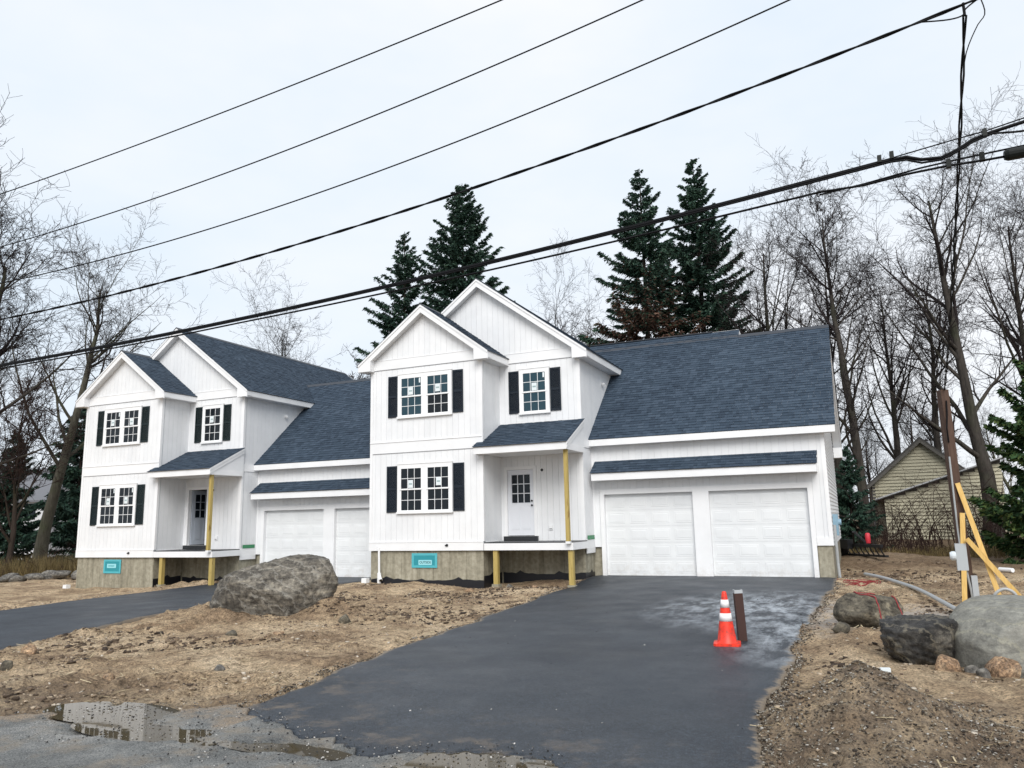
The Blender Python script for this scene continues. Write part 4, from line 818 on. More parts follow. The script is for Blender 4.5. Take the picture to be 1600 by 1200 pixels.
# ------------------------------------------------------------------ cone, pipe stub, small site things
c = empty('traffic_cone', (12.58, -9.25, float(Hb(12.58, -9.25))+.031), 'orange traffic cone with two white bands standing on the drive', 'cone', rz=R(8))
def lathe(mb, pr, n=28, cx=0, cy=0):
    k = len(pr); mb.add([(cx+r*math.cos(6.28319*j/n), cy+r*math.sin(6.28319*j/n), z) for r, z in pr for j in range(n)], [(i*n+j, i*n+(j+1) % n, (i+1)*n+(j+1) % n, (i+1)*n+j) for i in range(k-1) for j in range(n)]); return mb
b = MB(); b.prism([(-.19, -.16, 0), (-.16, -.19, 0), (.16, -.19, 0), (.19, -.16, 0), (.19, .16, 0), (.16, .19, 0), (-.16, .19, 0), (-.19, .16, 0)], (0, 0, .035)); b.build('base', M['cone'], c)
cr = lambda z: .138-.104*(z-.035)/.70
b = MB(); lathe(b, [(.15, .034), (.142, .05)]+[(cr(z), z) for z in (.06, .2, .4, .6, .72)]+[(.03, .745), (.018, .752), (.0, .752)]); b.build('cone_body', M['cone'], c, smooth=True)
for z0, z1 in ((.335, .445), (.525, .635)): b = MB(); lathe(b, [(cr(z0)+.0005, z0), (cr(z0)+.004, z0), (cr(z1)+.004, z1), (cr(z1)+.0005, z1)]); b.build('reflective_band', M['conewhite'], c, smooth=True)
ps = empty('steel_pipe_stub', (12.74, -8.85, float(Hb(12.74, -8.85))+.031), 'dark brown steel tube with a bright cut top standing behind the cone', 'pipe')
b = MB(); b.box(-.06, .06, -.06, .06, 0, .69); o = b.build('tube', M['rustpipe'], ps); o.rotation_euler = (0, R(-2), R(20)); b = MB(); b.box(-.061, .061, -.061, .061, .69, .74); o = b.build('tube_collar', M['greybox'], ps); o.rotation_euler = (0, R(-2), R(20)); b = MB(); b.box(-.045, .045, -.045, .045, .7405, .743); o = b.build('hollow', M['black'], ps); o.rotation_euler = (0, R(-2), R(20))
o = MB().box(-.055, .055, -.03, .03, 0, .045).build('brick_piece', M['sticker']); o.location = (14.62, -10.62, float(Hd(14.62, -10.62))); o.rotation_euler = (0, 0, .2); tag(o, 'small pale block lying on the dirt beside the drive', 'block')
b = MB(); b.box(-.09, .09, -.09, .09, 0, .16); o = b.build('white_block', M['pvc']); o.location = (.05, -.28, -.99); tag(o, 'white plastic block by the drain pipe of the near house', 'block')
b = MB(); b.box(-.09, .09, -.09, .09, 0, .18); o = b.build('white_block', M['pvc']); o.location = (-12.85, -.95, -1.33); tag(o, 'white plastic block at the corner of the far house', 'block')
# temporary service post
TP = (16.40, -2.3); zp = float(Hd(*TP))
p = empty('service_post', (TP[0], TP[1], zp), 'tall dark brown temporary power post braced with yellow timber', 'post')
b = MB(); b.box(-.085, .085, -.085, .085, -.4, 3.44-zp); o = b.build('post', M['pole_wood'], p); o.rotation_euler = (0, R(-.6), R(25))
for nm, p0, p1 in (('brace', (.02, -.12, 2.44), (.52, -.42, 0)), ('brace', (.04, -.36, 1.30), (.95, -.52, -.02)), ('brace', (.03, -.24, 1.82), (-.13, -.33, 0))):
    b = MB(); b.beam(p0, p1, *((.092, .042, (0, 1, .2)) if p0[2] != 1.28 else (.042, .12, (0, 0, 1)))); b.build(nm, M['stud_wood'], p)
b = MB(); b.box(-.18, .02, -.32, -.20, .66, 1.20); mo = b.build('meter_box', M['greybox'], p, smooth=False); b = MB(); b.tube([(-.181, -.26, .95), (-.25, -.26, .95), (-.29, -.26, .95)], [.095, .095, .07], 16); b.build('meter_dial', M['glassdome'], mo)
b = MB(); b.tube([(-.08, -.24, 1.2), (-.08, -.16, 1.5), (-.07, -.13, 3.0)], .018, 8); b.tube([(-.02, -.24, .66), (.02, -.22, .3), (.04, -.2, 0)], .022, 8); b.build('conduit', M['pipegrey'], p)
b = MB(); b.tube([(0, -.11, 4.2), (-.02, -.16, 3.9), (-.06, -.2, 3.6), (-.05, -.14, 3.3)], .016, 6); b.build('weatherhead_cable', M['cable'], p)
b = MB(); b.box(.05, .16, -.25, -.12, 0, .55); b.build('outlet_box', M['greybox'], p)
# loose pipes and cords
def path(pts, n=60, lift=None, base=False):
    P = np.array(pts, float); t = np.linspace(0, len(P)-1, n); i = np.clip(t.astype(int), 0, len(P)-2); f = (t-i)[:, None]
    p0 = P[np.maximum(i-1, 0)]; p1 = P[i]; p2 = P[i+1]; p3 = P[np.minimum(i+2, len(P)-1)]
    C = .5*((2*p1)+(-p0+p2)*f+(2*p0-5*p1+4*p2-p3)*f**2+(-p0+3*p1-3*p2+p3)*f**3)
    if base: C = np.column_stack([C[:, 0], C[:, 1], Hb(C[:, 0], C[:, 1])+lift+.08])
    elif lift is not None: C = np.column_stack([C[:, 0], C[:, 1], np.maximum(Hd(C[:, 0], C[:, 1]), Hb(C[:, 0], C[:, 1])-.02)+lift])
    return [tuple(q) for q in C]
b = MB(); b.tube(path([(14.45, 2.1), (14.9, .8), (15.35, -1.0), (15.6, -2.6), (15.75, -4.1), (15.95, -6.2), (16.3, -8.0)], 60, .05, True), .042, 10); o = b.build('grey_conduit_run', M['pipegrey'], smooth=True); tag(o, 'long grey plastic conduit lying across the dirt from the garage', 'pipe')
pv = empty('white_pipe_offcut', (18.0, 4.2, float(Hd(18, 4.2))), 'short white plastic pipe lying on the ground at right', 'pipe', rz=R(-55))
b = MB(); b.tube([(-.22, 0, .07), (.22, 0, .07)], .06, 16); b.build('pipe_wall', M['pvc'], pv, smooth=False); b = MB(); b.tube([(-.221, 0, .07), (-.222, 0, .07)], .05, 16); b.build('pipe_mouth', M['black'], pv)
b = MB(); b.tube(path([(16.75, -2.9, zp), (16.78, -2.95, zp+.22), (16.95, -2.95, zp+.33), (17.12, -2.95, zp+.24), (17.16, -2.9, zp-.02)], 24), .03, 8); tag(b.build('cable_loop', M['pipegrey'], smooth=True), 'loop of grey cable coming out of the ground at the service post', 'cable')
rr = random.Random(4); pts = [(7.2, 2.08), (9, 2.06), (11, 2.09), (13.2, 2.02), (13.95, 1.7)]
for i in range(26): pts.append((14.35+.38*math.cos(i*1.9)+rr.uniform(-.12, .12), .75+.85*math.sin(i*1.35)+rr.uniform(-.2, .2)))
b = MB(); b.tube(path(pts, 420, .016), .007, 6); tag(b.build('red_cord', M['cord'], smooth=True), 'thin red cord along the garage sill ending in a tangle on the dirt', 'cord')
rk = [(14.05, -6.2, -.40), (14.2, -6.55, -.345), (14.5, -6.6, -.335), (14.35, -6.75, -.325), (14.15, -6.65, -.335), (14.45, -6.55, -.325), (14.6, -6.7, -.335), (14.3, -6.85, -.335), (14.4, -7.15, -.36), (14.62, -7.35, -.47), (14.72, -7.5, -.68), (14.86, -7.42, -.76), (15.0, -7.25, -.68), (14.98, -7.0, -.56), (14.85, -6.8, -.52)]
from mathutils.bvhtree import BVHTree
RK = [q for q in bpy.data.objects if q.get('label', '').startswith('brown mossy')][0]; mwr = Matrix.LocRotScale(RK.location, RK.rotation_euler, None)
bv = BVHTree.FromPolygons([mwr @ v.co for v in RK.data.vertices], [tuple(f.vertices) for f in RK.data.polygons]); pk = []
for q in path(rk, 150):
    h_ = bv.ray_cast(Vector((q[0], q[1], 3)), Vector((0, 0, -1)))[0]; pk.append((q[0], q[1], max(h_.z if h_ else -9, float(Hd(q[0], q[1])))+.016))
b = MB(); b.tube(pk, .010, 6); tag(b.build('red_cord', M['cord'], smooth=True), 'coil of red cord draped over the brown boulder', 'cord')
# tractor rake left behind the house
t = empty('landscape_rake', (14.35, 9.0, float(Hd(14.35, 9.0))), 'black tractor rake with a red canister lying behind the near house', 'machine', rz=R(-52))
b = MB(); b.beam((-1.1, 0, .42), (1.1, 0, .42), .10, .10); b.beam((-1.1, .18, .08), (1.1, .18, .08), .12, .07); b.build('frame', M['black'], t)
for i in range(9): b = MB(); b.tube(path([(-1+.25*i, 0, .42), (-1+.25*i, .05, .25), (-1+.25*i, .16, .1)], 6), .025, 6); b.build('tine', M['black'], t)
b = MB(); b.beam((-.3, 0, .42), (.1, -.3, .9), .06, .06); b.beam((.5, 0, .42), (.15, -.3, .9), .06, .06); b.build('hitch', M['black'], t)
b = MB(); lathe(b, [(.0, .5), (.075, .5), (.085, .52), (.085, .80), (.06, .85), (.0, .86)], 16, .45, 0); b.build('canister', M['redpaint'], t, smooth=True)
b = MB(); b.box(-.95, -.35, -.22, .02, .30, .62); b.build('toolbox', M['black'], t)
b = MB(); b.tube([(-1.05, -.1, .28), (-1.05, .14, .28)], .26, 16); b.build('gauge_wheel', M['black'], t)

# ------------------------------------------------------------------ overhead lines (running along the road at y = -12.5)
YW = -12.5
def wire(name, coef, r, label, x0=-22, x1=26, group='overhead lines along the road', twist=0.0, y=YW):
    x = np.linspace(x0, x1, 260); z = np.polyval(coef, x); b = MB()
    if twist:
        for k in range(2):
            ph = x*2*math.pi/twist+k*math.pi; b.tube([(a, y+.010*math.cos(q), c_+.010*math.sin(q)) for a, c_, q in zip(x, z, ph)], r, 6)
    else: b.tube([(a, y, c_) for a, c_ in zip(x, z)], r, 7)
    o = b.build(name, M['cable'], smooth=True); return tag(o, label, 'wire', group)
wire('power_line', (.00286, .03651, 7.183), .010, 'topmost of the thin overhead wires'); wire('power_line', (.00592, .01835, 6.096), .010, 'second thin overhead wire from the top'); wire('power_line', (.00789, -.02004, 5.386), .010, 'third thin overhead wire from the top')
o = wire('service_cable', (.00587, -.00394, 4.673), .011, 'twisted dark cable that the drop to the service post hangs from', twist=1.1)
xs = np.linspace(-22, 15.15, 150); z5 = np.polyval((.00281, .00609, 3.799), xs)
b = MB(); b.tube([(a, YW, c_) for a, c_ in zip(xs, z5)]+[(15.3, YW, 4.54), (15.44, YW, 4.48), (15.62, YW, 4.46), (15.77, YW, 4.51), (15.92, YW, 4.59), (16.07, YW, 4.63), (16.38, YW, 4.68), (18, YW, 4.82), (26, YW, 5.9)], .019, 8)
b.tube([(a, YW-.02, c_-.028) for a, c_ in zip(xs, z5)]+[(15.3, YW-.02, 4.50), (15.44, YW-.02, 4.435), (15.62, YW-.02, 4.43), (15.77, YW-.02, 4.485), (15.92, YW-.02, 4.56), (16.1, YW-.02, 4.61), (16.3, YW-.02, 4.58), (16.6, YW-.02, 4.56), (18, YW-.03, 4.70), (26, YW-.03, 5.8)], .011, 6)
cb = b.build('telephone_cable', M['cable'], smooth=True); tag(cb, 'thick bundled black cable, lowest long line above the roofs', 'cable', 'overhead lines along the road')
b = MB(); b.tube([(a, YW+.01, c_+.025) for a, c_ in zip(xs, z5)]+[(15.75, YW, 4.63), (16.04, YW, 4.66), (16.38, YW, 4.72), (26, YW, 6.0)], .007, 6); b.build('messenger_strand', M['cable'], cb)
for x_ in (15.05, 15.17, 16.03): b = MB(); b.box(x_-.02, x_+.02, YW-.03, YW+.03, float(np.interp(x_, [15, 15.2, 16.03], [4.52, 4.55, 4.60])), float(np.interp(x_, [15, 15.2, 16.03], [4.6, 4.63, 4.68]))); b.build('clamp', M['case'], cb)
YB = YW+.25; fx = (YB+21.161)/(YW+21.161)
def onB(x, z): return (14.544+(x-14.544)*fx, YB, .835+(z-.835)*fx)
xb = np.linspace(-22, 14.43, 120); lo = [(a, YB, .835+(np.polyval((.00281, .00609, 3.799), 14.544+(a-14.544)/fx)-.06-.006*max(0, a-6)*1.8-.835)*fx) for a in xb]
b = MB(); b.tube(lo+[onB(14.88, 4.31), onB(15.31, 4.35), onB(15.67, 4.36), onB(16.01, 4.35), onB(16.18, 4.35)], .013, 7); c2 = b.build('telephone_cable', M['cable'], smooth=True); tag(c2, 'black cable just under the thick one, ending in a splice case at right', 'cable', 'overhead lines along the road')
b = MB(); b.tube([onB(14.43, 4.29), onB(14.88, 4.325), onB(15.43, 4.39), onB(15.79, 4.41), onB(16.35, 4.43), onB(22, 4.9)], .010, 6); b.build('messenger_strand', M['cable'], c2)
for x_, z_ in ((15.68, 4.385), (15.98, 4.395)): q = onB(x_, z_); b = MB(); b.box(q[0]-.022, q[0]+.022, YB-.03, YB+.03, q[2]-.05, q[2]+.04); b.build('hanger', M['case'], c2)
b = MB(); q0, q1 = Vector(onB(16.17, 4.36)), Vector(onB(16.75, 4.37)); b.tube([q0, q0+(q1-q0)*.06, q0+(q1-q0)*.94, q1], [.045, .062, .062, .045], 14); b.build('splice_case', M['case'], c2, smooth=False)
# drop from the twisted cable down to the service post
def drop(n=40):
    t = np.linspace(0, 1, n); a = np.array((16.0, YW, 5.98)); e = np.array((16.40, -2.34, 3.44)); P = a+(e-a)*t[:, None]; P[:, 2] -= .35*4*t*(1-t)*.6; return P
P = drop(); b = MB()
for k in range(2):
    ph = np.linspace(0, 40, len(P))+k*math.pi; b.tube([(q[0]+.014*math.cos(w), q[1], q[2]+.014*math.sin(w)) for q, w in zip(P, ph)], .011, 6)
sd_ = b.build('service_drop', M['cable'], smooth=True); tag(sd_, 'dark twisted drop wire falling steeply to the brown service post', 'wire')
b = MB(); b.tube(path([(15.6, YW, 6.03), (15.84, YW-.02, 5.97), (15.98, YW, 5.99), (16.02, YW, 6.06), (16.18, YW, 6.16)], 16), .008, 6); b.tube(path([(16.16, YW, 6.14), (16.18, YW, 5.95), (16.09, YW, 5.82), (16.01, YW+.3, 5.70), (16.03, YW+.9, 5.62)], 16), .006, 6); b.tube(path([(16.0, YW, 6.13), (16.0, YW, 5.98)], 4), .014, 6); b.build('splice_tail', M['cable'], sd_)

# ------------------------------------------------------------------ trees
def tubes(P, Rr, n):
    """P (B,k,3) Rr (B,k) -> verts, quads"""
    B, k, _ = P.shape; T = np.empty_like(P); T[:, 1:-1] = P[:, 2:]-P[:, :-2]; T[:, 0] = P[:, 1]-P[:, 0]; T[:, -1] = P[:, -1]-P[:, -2]; T /= np.linalg.norm(T, axis=2, keepdims=True)+1e-9
    ref = np.where(np.abs(T[:, :1, 2:3]) > .8, np.array([[[1., 0, 0]]]), np.array([[[0, 0, 1.]]])); A = np.cross(T, np.broadcast_to(ref, T.shape)); A /= np.linalg.norm(A, axis=2, keepdims=True)+1e-9; Bn = np.cross(T, A)
    a = np.arange(n)*2*np.pi/n; V = P[:, :, None]+(A[:, :, None]*np.cos(a)[None, None, :, None]+Bn[:, :, None]*np.sin(a)[None, None, :, None])*Rr[:, :, None, None]
    i = (np.arange(B)[:, None, None]*k+np.arange(k-1)[None, :, None])*n; j = np.arange(n)[None, None]; jn = (j+1) % n
    return V.reshape(-1, 3), np.stack(np.broadcast_arrays(i+j, i+jn, i+n+jn, i+n+j), -1).reshape(-1, 4)
def join(parts):
    V, F, o = [], [], 0
    for v, f in parts: V.append(v); F.append(f+o); o += len(v)
    return np.concatenate(V), np.concatenate(F)
def unit(v): return v/(np.linalg.norm(v, axis=-1, keepdims=True)+1e-9)
def children(r, P, Rr, n, tmin, ang, ratio, seg, upw, wob, rr, Lref=None, rmin=.006, outer=False):
    B, k, _ = P.shape; m = B*n; pi = np.repeat(np.arange(B), n); t = tmin+(1-tmin)*(np.tile((np.arange(n)+.5)/n, B)+r.uniform(-.5, .5, m)/n); t = np.clip(t, tmin, .999)
    s = t*(k-1); i = np.minimum(s.astype(int), k-2); f = (s-i)[:, None]; p = P[pi, i]*(1-f)+P[pi, i+1]*f; T = unit(P[pi, i+1]-P[pi, i]); ra = Rr[pi, i]*(1-f[:, 0])+Rr[pi, i+1]*f[:, 0]
    q = unit(np.cross(T, r.normal(0, 1, (m, 3)))); a = np.radians(r.uniform(ang[0], ang[1], m))[:, None]; d = unit(T*np.cos(a)+q*np.sin(a))
    Lp = np.linalg.norm(np.diff(P, axis=1), axis=2).sum(1)[pi] if Lref is None else Lref; L = Lp*ratio*r.uniform(.6, 1.15, m)*((.72+.28*t) if outer else (1.15-.55*t))
    out = [p]; 
    for _ in range(seg): d = unit(d+r.normal(0, wob, (m, 3))+np.array([0, 0, upw])); p = p+d*(L/seg)[:, None]; out.append(p)
    r0 = np.maximum(ra*rr, rmin); RR_ = np.maximum(r0[:, None]*np.linspace(1, .14, seg+1)[None], rmin*.8)
    return np.stack(out, 1), RR_
def bare(seed, trunk, r0, limbs, spec, rmin=.0092, taper=.07):
    """trunk: list of points; limbs: (n,tmin,ang,ratio,seg,up,wob,rr); spec: same for finer levels. Returns trunk mesh, crown mesh"""
    r = np.random.default_rng(seed); tp = np.array(path(trunk, 14))[None]; tp = tp+r.normal(0, .03, tp.shape)*np.linspace(0, 1, 14)[None, :, None]; tr = (r0*np.linspace(1, taper, 14)**.85)[None]; tr[0, 0] *= 1.35; tr[0, 1] *= 1.1
    P1, R1 = children(r, tp, tr, *limbs, rmin=rmin)
    tm = np_mesh('trunk', *join([tubes(tp, tr, 10), tubes(P1, R1, 7)]), True); parts = []; P, Q = P1, R1
    # leader keeps branching too
    e = children(r, tp[:, 7:], tr[:, 7:], max(7, limbs[0]*3//4), .1, (20, 55), .62, 6, .08, .12, .6, rmin=rmin); P, Q = P1, R1; parts.append(tubes(e[0], e[1], 5)); ex = e
    for li, s in enumerate(spec):
        A = children(r, P, Q, *s, rmin=rmin*(1 if li < 2 else .8), outer=True); parts.append(tubes(A[0], A[1], 4 if li == 0 else 3))
        if ex is not None: Bx = children(r, ex[0], ex[1], *s, rmin=rmin*(1 if li < 2 else .8), outer=True); parts.append(tubes(Bx[0], Bx[1], 4 if li == 0 else 3)); ex = Bx
        P, Q = A
    return tm, np_mesh('crown', *join(parts))
def put_tree(name, meshes, mats, loc, label, cat='tree', group=None, scale=1.0, rz=0.0, names=('trunk', 'crown')):
    e = empty(name, loc, label, cat, group, rz); e.scale = (scale,)*3 if not hasattr(scale, '__len__') else scale
    for nm, me, m in zip(names, meshes, mats):
        if not me.materials: me.materials.append(m)
        link(nm, me, None, e)
    return e
def gz_(x, y): return float(Hd(x, y))-.1
FINE = [(8, .15, (28, 65), .48, 5, .04, .16, .55), (6, .15, (28, 70), .50, 4, .04, .19, .6), (5, .1, (25, 62), .52, 3, .03, .18, .7)]
# tall forked tree with wide reach, several leaders
oak = bare(5, [(0, 0, 0), (.1, 0, 3), (-.2, .1, 6), (-.5, 0, 10), (-.8, 0, 15), (-1.0, 0, 19)], .44, (13, .28, (28, 62), .52, 8, .07, .10, .46), [(9, .15, (25, 60), .50, 6, .06, .13, .55), (6, .12, (28, 70), .50, 4, .04, .19, .62), (5, .1, (25, 62), .52, 3, .03, .18, .7)])
vase = bare(9, [(0, 0, 0), (0, 0, 3), (.1, 0, 6), (.0, .1, 9), (.2, 0, 13), (.1, 0, 17.5)], .34, (12, .30, (18, 42), .60, 8, .10, .07, .46), FINE)
slim = bare(14, [(0, 0, 0), (-.1, 0, 4), (-.3, 0, 8), (-.6, .1, 12), (-.7, 0, 16)], .26, (16, .22, (30, 60), .36, 6, .09, .10, .40), FINE)
lean = bare(23, [(0, 0, 0), (.35, 0, 2.5), (1.1, .1, 5.5), (2.3, 0, 9), (3.0, .1, 12.5), (3.3, 0, 15.5)], .36, (12, .36, (25, 55), .50, 7, .06, .11, .46), FINE)
spread_ = bare(31, [(0, 0, 0), (.2, 0, 3), (.8, 0, 6), (1.8, .1, 9), (2.9, 0, 12), (3.8, 0, 15)], .44, (13, .25, (35, 72), .62, 9, .035, .12, .44), [(9, .2, (25, 60), .46, 6, .04, .14, .55), (6, .12, (25, 65), .52, 5, .04, .18, .6), (5, .1, (25, 65), .54, 3, .03, .2, .65)], rmin=.011)
small = bare(40, [(0, 0, 0), (.1, 0, 2), (0, .1, 4), (.1, 0, 7)], .13, (12, .2, (22, 50), .55, 6, .08, .1, .55), FINE)
bk, tw = M['bark'], M['twig']
put_tree('bare_tree', spread_, (bk, tw), (-19.4, -2.2, gz_(-20, -2)), 'big bare tree at the upper left whose limbs reach in from the edge', group='bare trees', scale=.86)
put_tree('bare_tree', lean, (M['bark_pale'], M['twig_pale']), (-30.6, 10.2, gz_(-30, 10)), 'leaning bare tree with mossy trunk left of the far house', group='bare trees', scale=1.08)
put_tree('bare_tree', small, (M['bark_brown'], M['twig_red']), (-27.3, 6.2, gz_(-27, 6)), 'low bare tree with tangled twigs at the left edge', group='bare trees', scale=1.35, rz=1)
put_tree('bare_tree', vase, (bk, tw), (-34.5, 8.0, gz_(-34, 8)), 'dark bare tree at the left edge behind the low tangled one', group='bare trees', scale=.80, rz=2.2)
put_tree('bare_tree', small, (M['bark_brown'], M['twig_red']), (-29.0, 4.0, gz_(-29, 4)), 'small bare tree beside the field stones', group='bare trees', scale=1.1, rz=3)
put_tree('bare_tree', vase, (bk, tw), (-28.4, 28.5, gz_(-28, 28)), 'bare round-topped tree showing above the far house roof', group='bare trees', scale=.98, rz=.5)
put_tree('bare_tree', small, (bk, tw), (-22.2, 29, gz_(-22, 29)), 'bare twiggy crown just left of the near house gable', group='bare trees', scale=1.75, rz=.9)
put_tree('bare_tree', vase, (bk, tw), (-7.5, 38, gz_(-7, 38)), 'bare tree between the spruces right of the tall gable', group='bare trees', scale=1.02, rz=1.5)
put_tree('bare_tree', small, (bk, tw), (-3.5, 36, gz_(-3, 36)), 'low bare tree peeping over the near house roof slope', group='bare trees', scale=2.0, rz=2.5)
put_tree('bare_tree', vase, (M['bark_pale'], M['twig_pale']), (10.6, 25.5, gz_(10, 25)), 'many-stemmed bare tree above the garage roof', group='bare trees', scale=(1.0, 1.0, .98), rz=3.3)
put_tree('bare_tree', slim, (bk, tw), (14.7, 20.5, gz_(14, 20)), 'straight bare tree just right of the garage roof', group='bare trees', scale=1.05)
put_tree('bare_tree', slim, (bk, tw), (13.6, 23.6, gz_(13, 23)), 'second straight bare trunk close to the garage end', group='bare trees', scale=.92, rz=2)
put_tree('bare_tree', oak, (bk, tw), (20.0, 21.5, gz_(20, 21)), 'largest bare tree at the right with a thick forked trunk', group='bare trees', scale=.90)
put_tree('bare_tree', vase, (bk, tw), (22.9, 24.5, gz_(22, 24)), 'bare tree behind the evergreen at the right edge', group='bare trees', scale=.92, rz=2.0)
put_tree('bare_tree', slim, (M['bark_brown'], M['twig_red']), (18.8, 30, gz_(18, 30)), 'slender bare tree behind the old yellow house', group='bare trees', scale=.95, rz=4)
put_tree('bare_tree', oak, (bk, tw), (25.0, 27.5, gz_(25, 27)), 'forked bare tree cut off by the right edge behind the others', group='bare trees', scale=.86, rz=2.1)
put_tree('bare_tree', vase, (M['bark_brown'], M['twig_red']), (16.8, 31.5, gz_(16, 31)), 'bare tree whose crown rises straight above the old yellow house gable', group='bare trees', scale=.86, rz=5.0)
rr = random.Random(8); k = 0
ORD = ['leftmost', 'second', 'third', 'fourth', 'fifth', 'sixth', 'seventh', 'eighth', 'ninth', 'tenth', 'eleventh', 'twelfth', 'thirteenth', 'fourteenth', 'rightmost']
for (x0, x1, y0, y1, n, lb) in ((11, 34, 38, 62, 9, 'behind the yellow house'), (-60, -34, 14, 42, 9, 'at the left edge'), (-22, 8, 58, 74, 4, 'low behind the spruces')):
    ps_ = []
    for i in range(n): ps_.append((rr.uniform(x0, x1), rr.uniform(y0, y1), (vase, slim, lean, oak)[k % 4], rr.uniform(.45, .66), rr.uniform(0, 6))); k += 1
    ps_.sort(key=lambda q: math.atan2(q[0]-14.5, q[1]+21.2))
    for i, (x, y, me, sc_, rz_) in enumerate(ps_):
        put_tree('distant_bare_tree', me, (bk, tw), (x, y, gz_(x, y)), '%s bare tree%s of the far wood %s' % (ORD[i] if i < n-1 else 'rightmost', '' if i in (0, n-1) else ' from the left', lb), group='bare trees of the far wood '+lb, scale=sc_, rz=rz_)

# conifers ------------------------------------------------------------------------------------
def conifer(seed, h, rad, base, levels, per, droop, leaf, dens, power=1.0, split=None, ragged=.25, lw=.18):
    r = np.random.default_rng(seed); tp = np.array([(0, 0, h*t) for t in np.linspace(0, 1, 10)])[None]; tr = (h*.0135*np.linspace(1, .06, 10))[None]
    zz = base+(h*.985-base)*np.linspace(0, 1, levels)**.92; B = levels*per; z = np.repeat(zz, per)+r.normal(0, .12, B); rel = np.clip((h-z)/(h-base), .02, 1); L = rad*rel**power*r.uniform(1-ragged*1.6, 1+ragged, B)+.06
    az = r.uniform(0, 6.283, B); el = np.radians(28-(28+droop)*rel+r.normal(0, 5, B)); k = 7; s = np.linspace(0, 1, k)[None]
    hor = L[:, None]*s*np.cos(el)[:, None]; ver = L[:, None]*(s*np.sin(el)[:, None]-.22*s*(1-s)*1.5*rel[:, None]+.10*s**3)
    P = np.stack([hor*np.cos(az)[:, None], hor*np.sin(az)[:, None], z[:, None]+ver], -1); Rb = np.maximum(.004+L[:, None]*.011*(1-s*.85), .006)
    tv = tubes(tp, tr, 8); bv = tubes(P, Rb, 3)
    # sprays: short hanging blades along side twigs
    m = (L*dens).astype(int)+3; bi = np.repeat(np.arange(B), m); n = len(bi); t = r.uniform(.10, 1.0, n)**.8; si = t*(k-1); i = np.minimum(si.astype(int), k-2); f = (si-i)[:, None]; p = P[bi, i]*(1-f)+P[bi, i+1]*f; T = unit(P[bi, i+1]-P[bi, i])
    side = unit(np.cross(T, np.array([[0, 0, 1.]])))*r.choice([-1, 1], n)[:, None]; wid = (.20*L[bi]*(1.05-t)+.08)*r.uniform(.1, 1, n)
    d = unit(side*1.0+T*.55+np.array([0, 0, -.6])*r.uniform(.1, 1.9, n)[:, None]); c = p+d*wid[:, None]+np.stack([r.normal(0, .04, n)]*3, 1); ax = unit(d+T*.4+r.normal(0, .35, (n, 3))+np.array([0, 0, -.35])); b2 = unit(np.cross(ax, r.normal(0, 1, (n, 3))))
    l = leaf*r.uniform(.6, 1.5, n)[:, None]*np.clip(.45+1.6*rel[bi], 0, 1)[:, None]; w = leaf*lw*r.uniform(.6, 1.3, n)[:, None]
    V = np.stack([c-ax*l*.5-b2*w*.35, c-ax*l*.05-b2*w, c+ax*l*.6, c+ax*l*.0+b2*w], 1); F = np.arange(n*4).reshape(n, 4)
    if split is None: return np_mesh('trunk', *tv, True), np_mesh('branches', *bv), np_mesh('foliage', V.reshape(-1, 3), F)
    dead = (c[:, 2] < split+r.normal(0, 1.6, n)) & (c[:, 0]*.8+c[:, 1]*-.6 > -1.2+r.normal(0, .8, n)); q = ~dead; thin = dead & (r.uniform(0, 1, n) < .8)
    return (np_mesh('trunk', *tv, True), np_mesh('branches', *bv), np_mesh('foliage', V[q].reshape(-1, 3), np.arange(q.sum()*4).reshape(-1, 4)), np_mesh('dead_foliage', V[thin].reshape(-1, 3), np.arange(thin.sum()*4).reshape(-1, 4)))
NM = ('trunk', 'branches', 'foliage', 'dead_foliage'); SP = (M['bark_brown'], M['twig'], M['spruce'], M['spruce_dead'])
s1 = conifer(2, 25.8, 6.6, 3, 46, 9, 18, .31, 92, .74, ragged=.3); s2 = conifer(3, 22.2, 5.0, 3, 38, 7, 20, .27, 100, .80, ragged=.45); s3 = conifer(4, 24.6, 5.7, 3, 44, 8, 20, .29, 90, .80, split=15.0, ragged=.35); s4 = conifer(6, 26.3, 5.4, 3, 46, 8, 16, .31, 94, .74, ragged=.35)
put_tree('spruce', s1, SP, (-9.6, 25.0, gz_(-9, 25)), 'broad dark spruce behind the tall gable', group='spruces behind the near house', names=NM)
put_tree('spruce', s2, SP, (-12.9, 22.6, gz_(-13, 22)), 'thin ragged spruce left of the broad one behind the gables', group='spruces behind the near house', names=NM)
put_tree('spruce', s3, SP, (2.9, 26.8, gz_(3, 27)), 'spruce with dead brown lower branches above the garage roof', group='spruces behind the near house', names=NM)
put_tree('spruce', s4, SP, (5.9, 30.2, gz_(6, 30)), 'dark green spruce, rightmost and tallest above the garage roof', group='spruces behind the near house', names=NM)
hm = conifer(8, 8.6, 3.1, .1, 36, 9, 2, .23, 130, .5, ragged=.4, lw=.30)
HMM = (M['bark_brown'], M['twig'], M['hemlock'])
put_tree('evergreen', hm, HMM, (20.9, 8.8, gz_(21, 9)), 'bushy green evergreen at the right edge beside the service post', names=NM, scale=.82)
put_tree('evergreen', hm, HMM, (23.6, 7.6, gz_(23, 7)), 'second green evergreen cut off by the right edge', names=NM, rz=2, scale=.8)
hd = conifer(10, 11, 3.0, .3, 30, 8, 14, .34, 60, .7, ragged=.4)
put_tree('evergreen', hd, SP[:3], (-33.5, 14.6, gz_(-33, 14)), 'dark evergreen against the left wall of the far house', names=NM)
put_tree('evergreen', hd, SP[:3], (-36.5, 12.0, gz_(-36, 12)), 'dark evergreen behind the leaning tree at left', names=NM, scale=.8, rz=1.4)

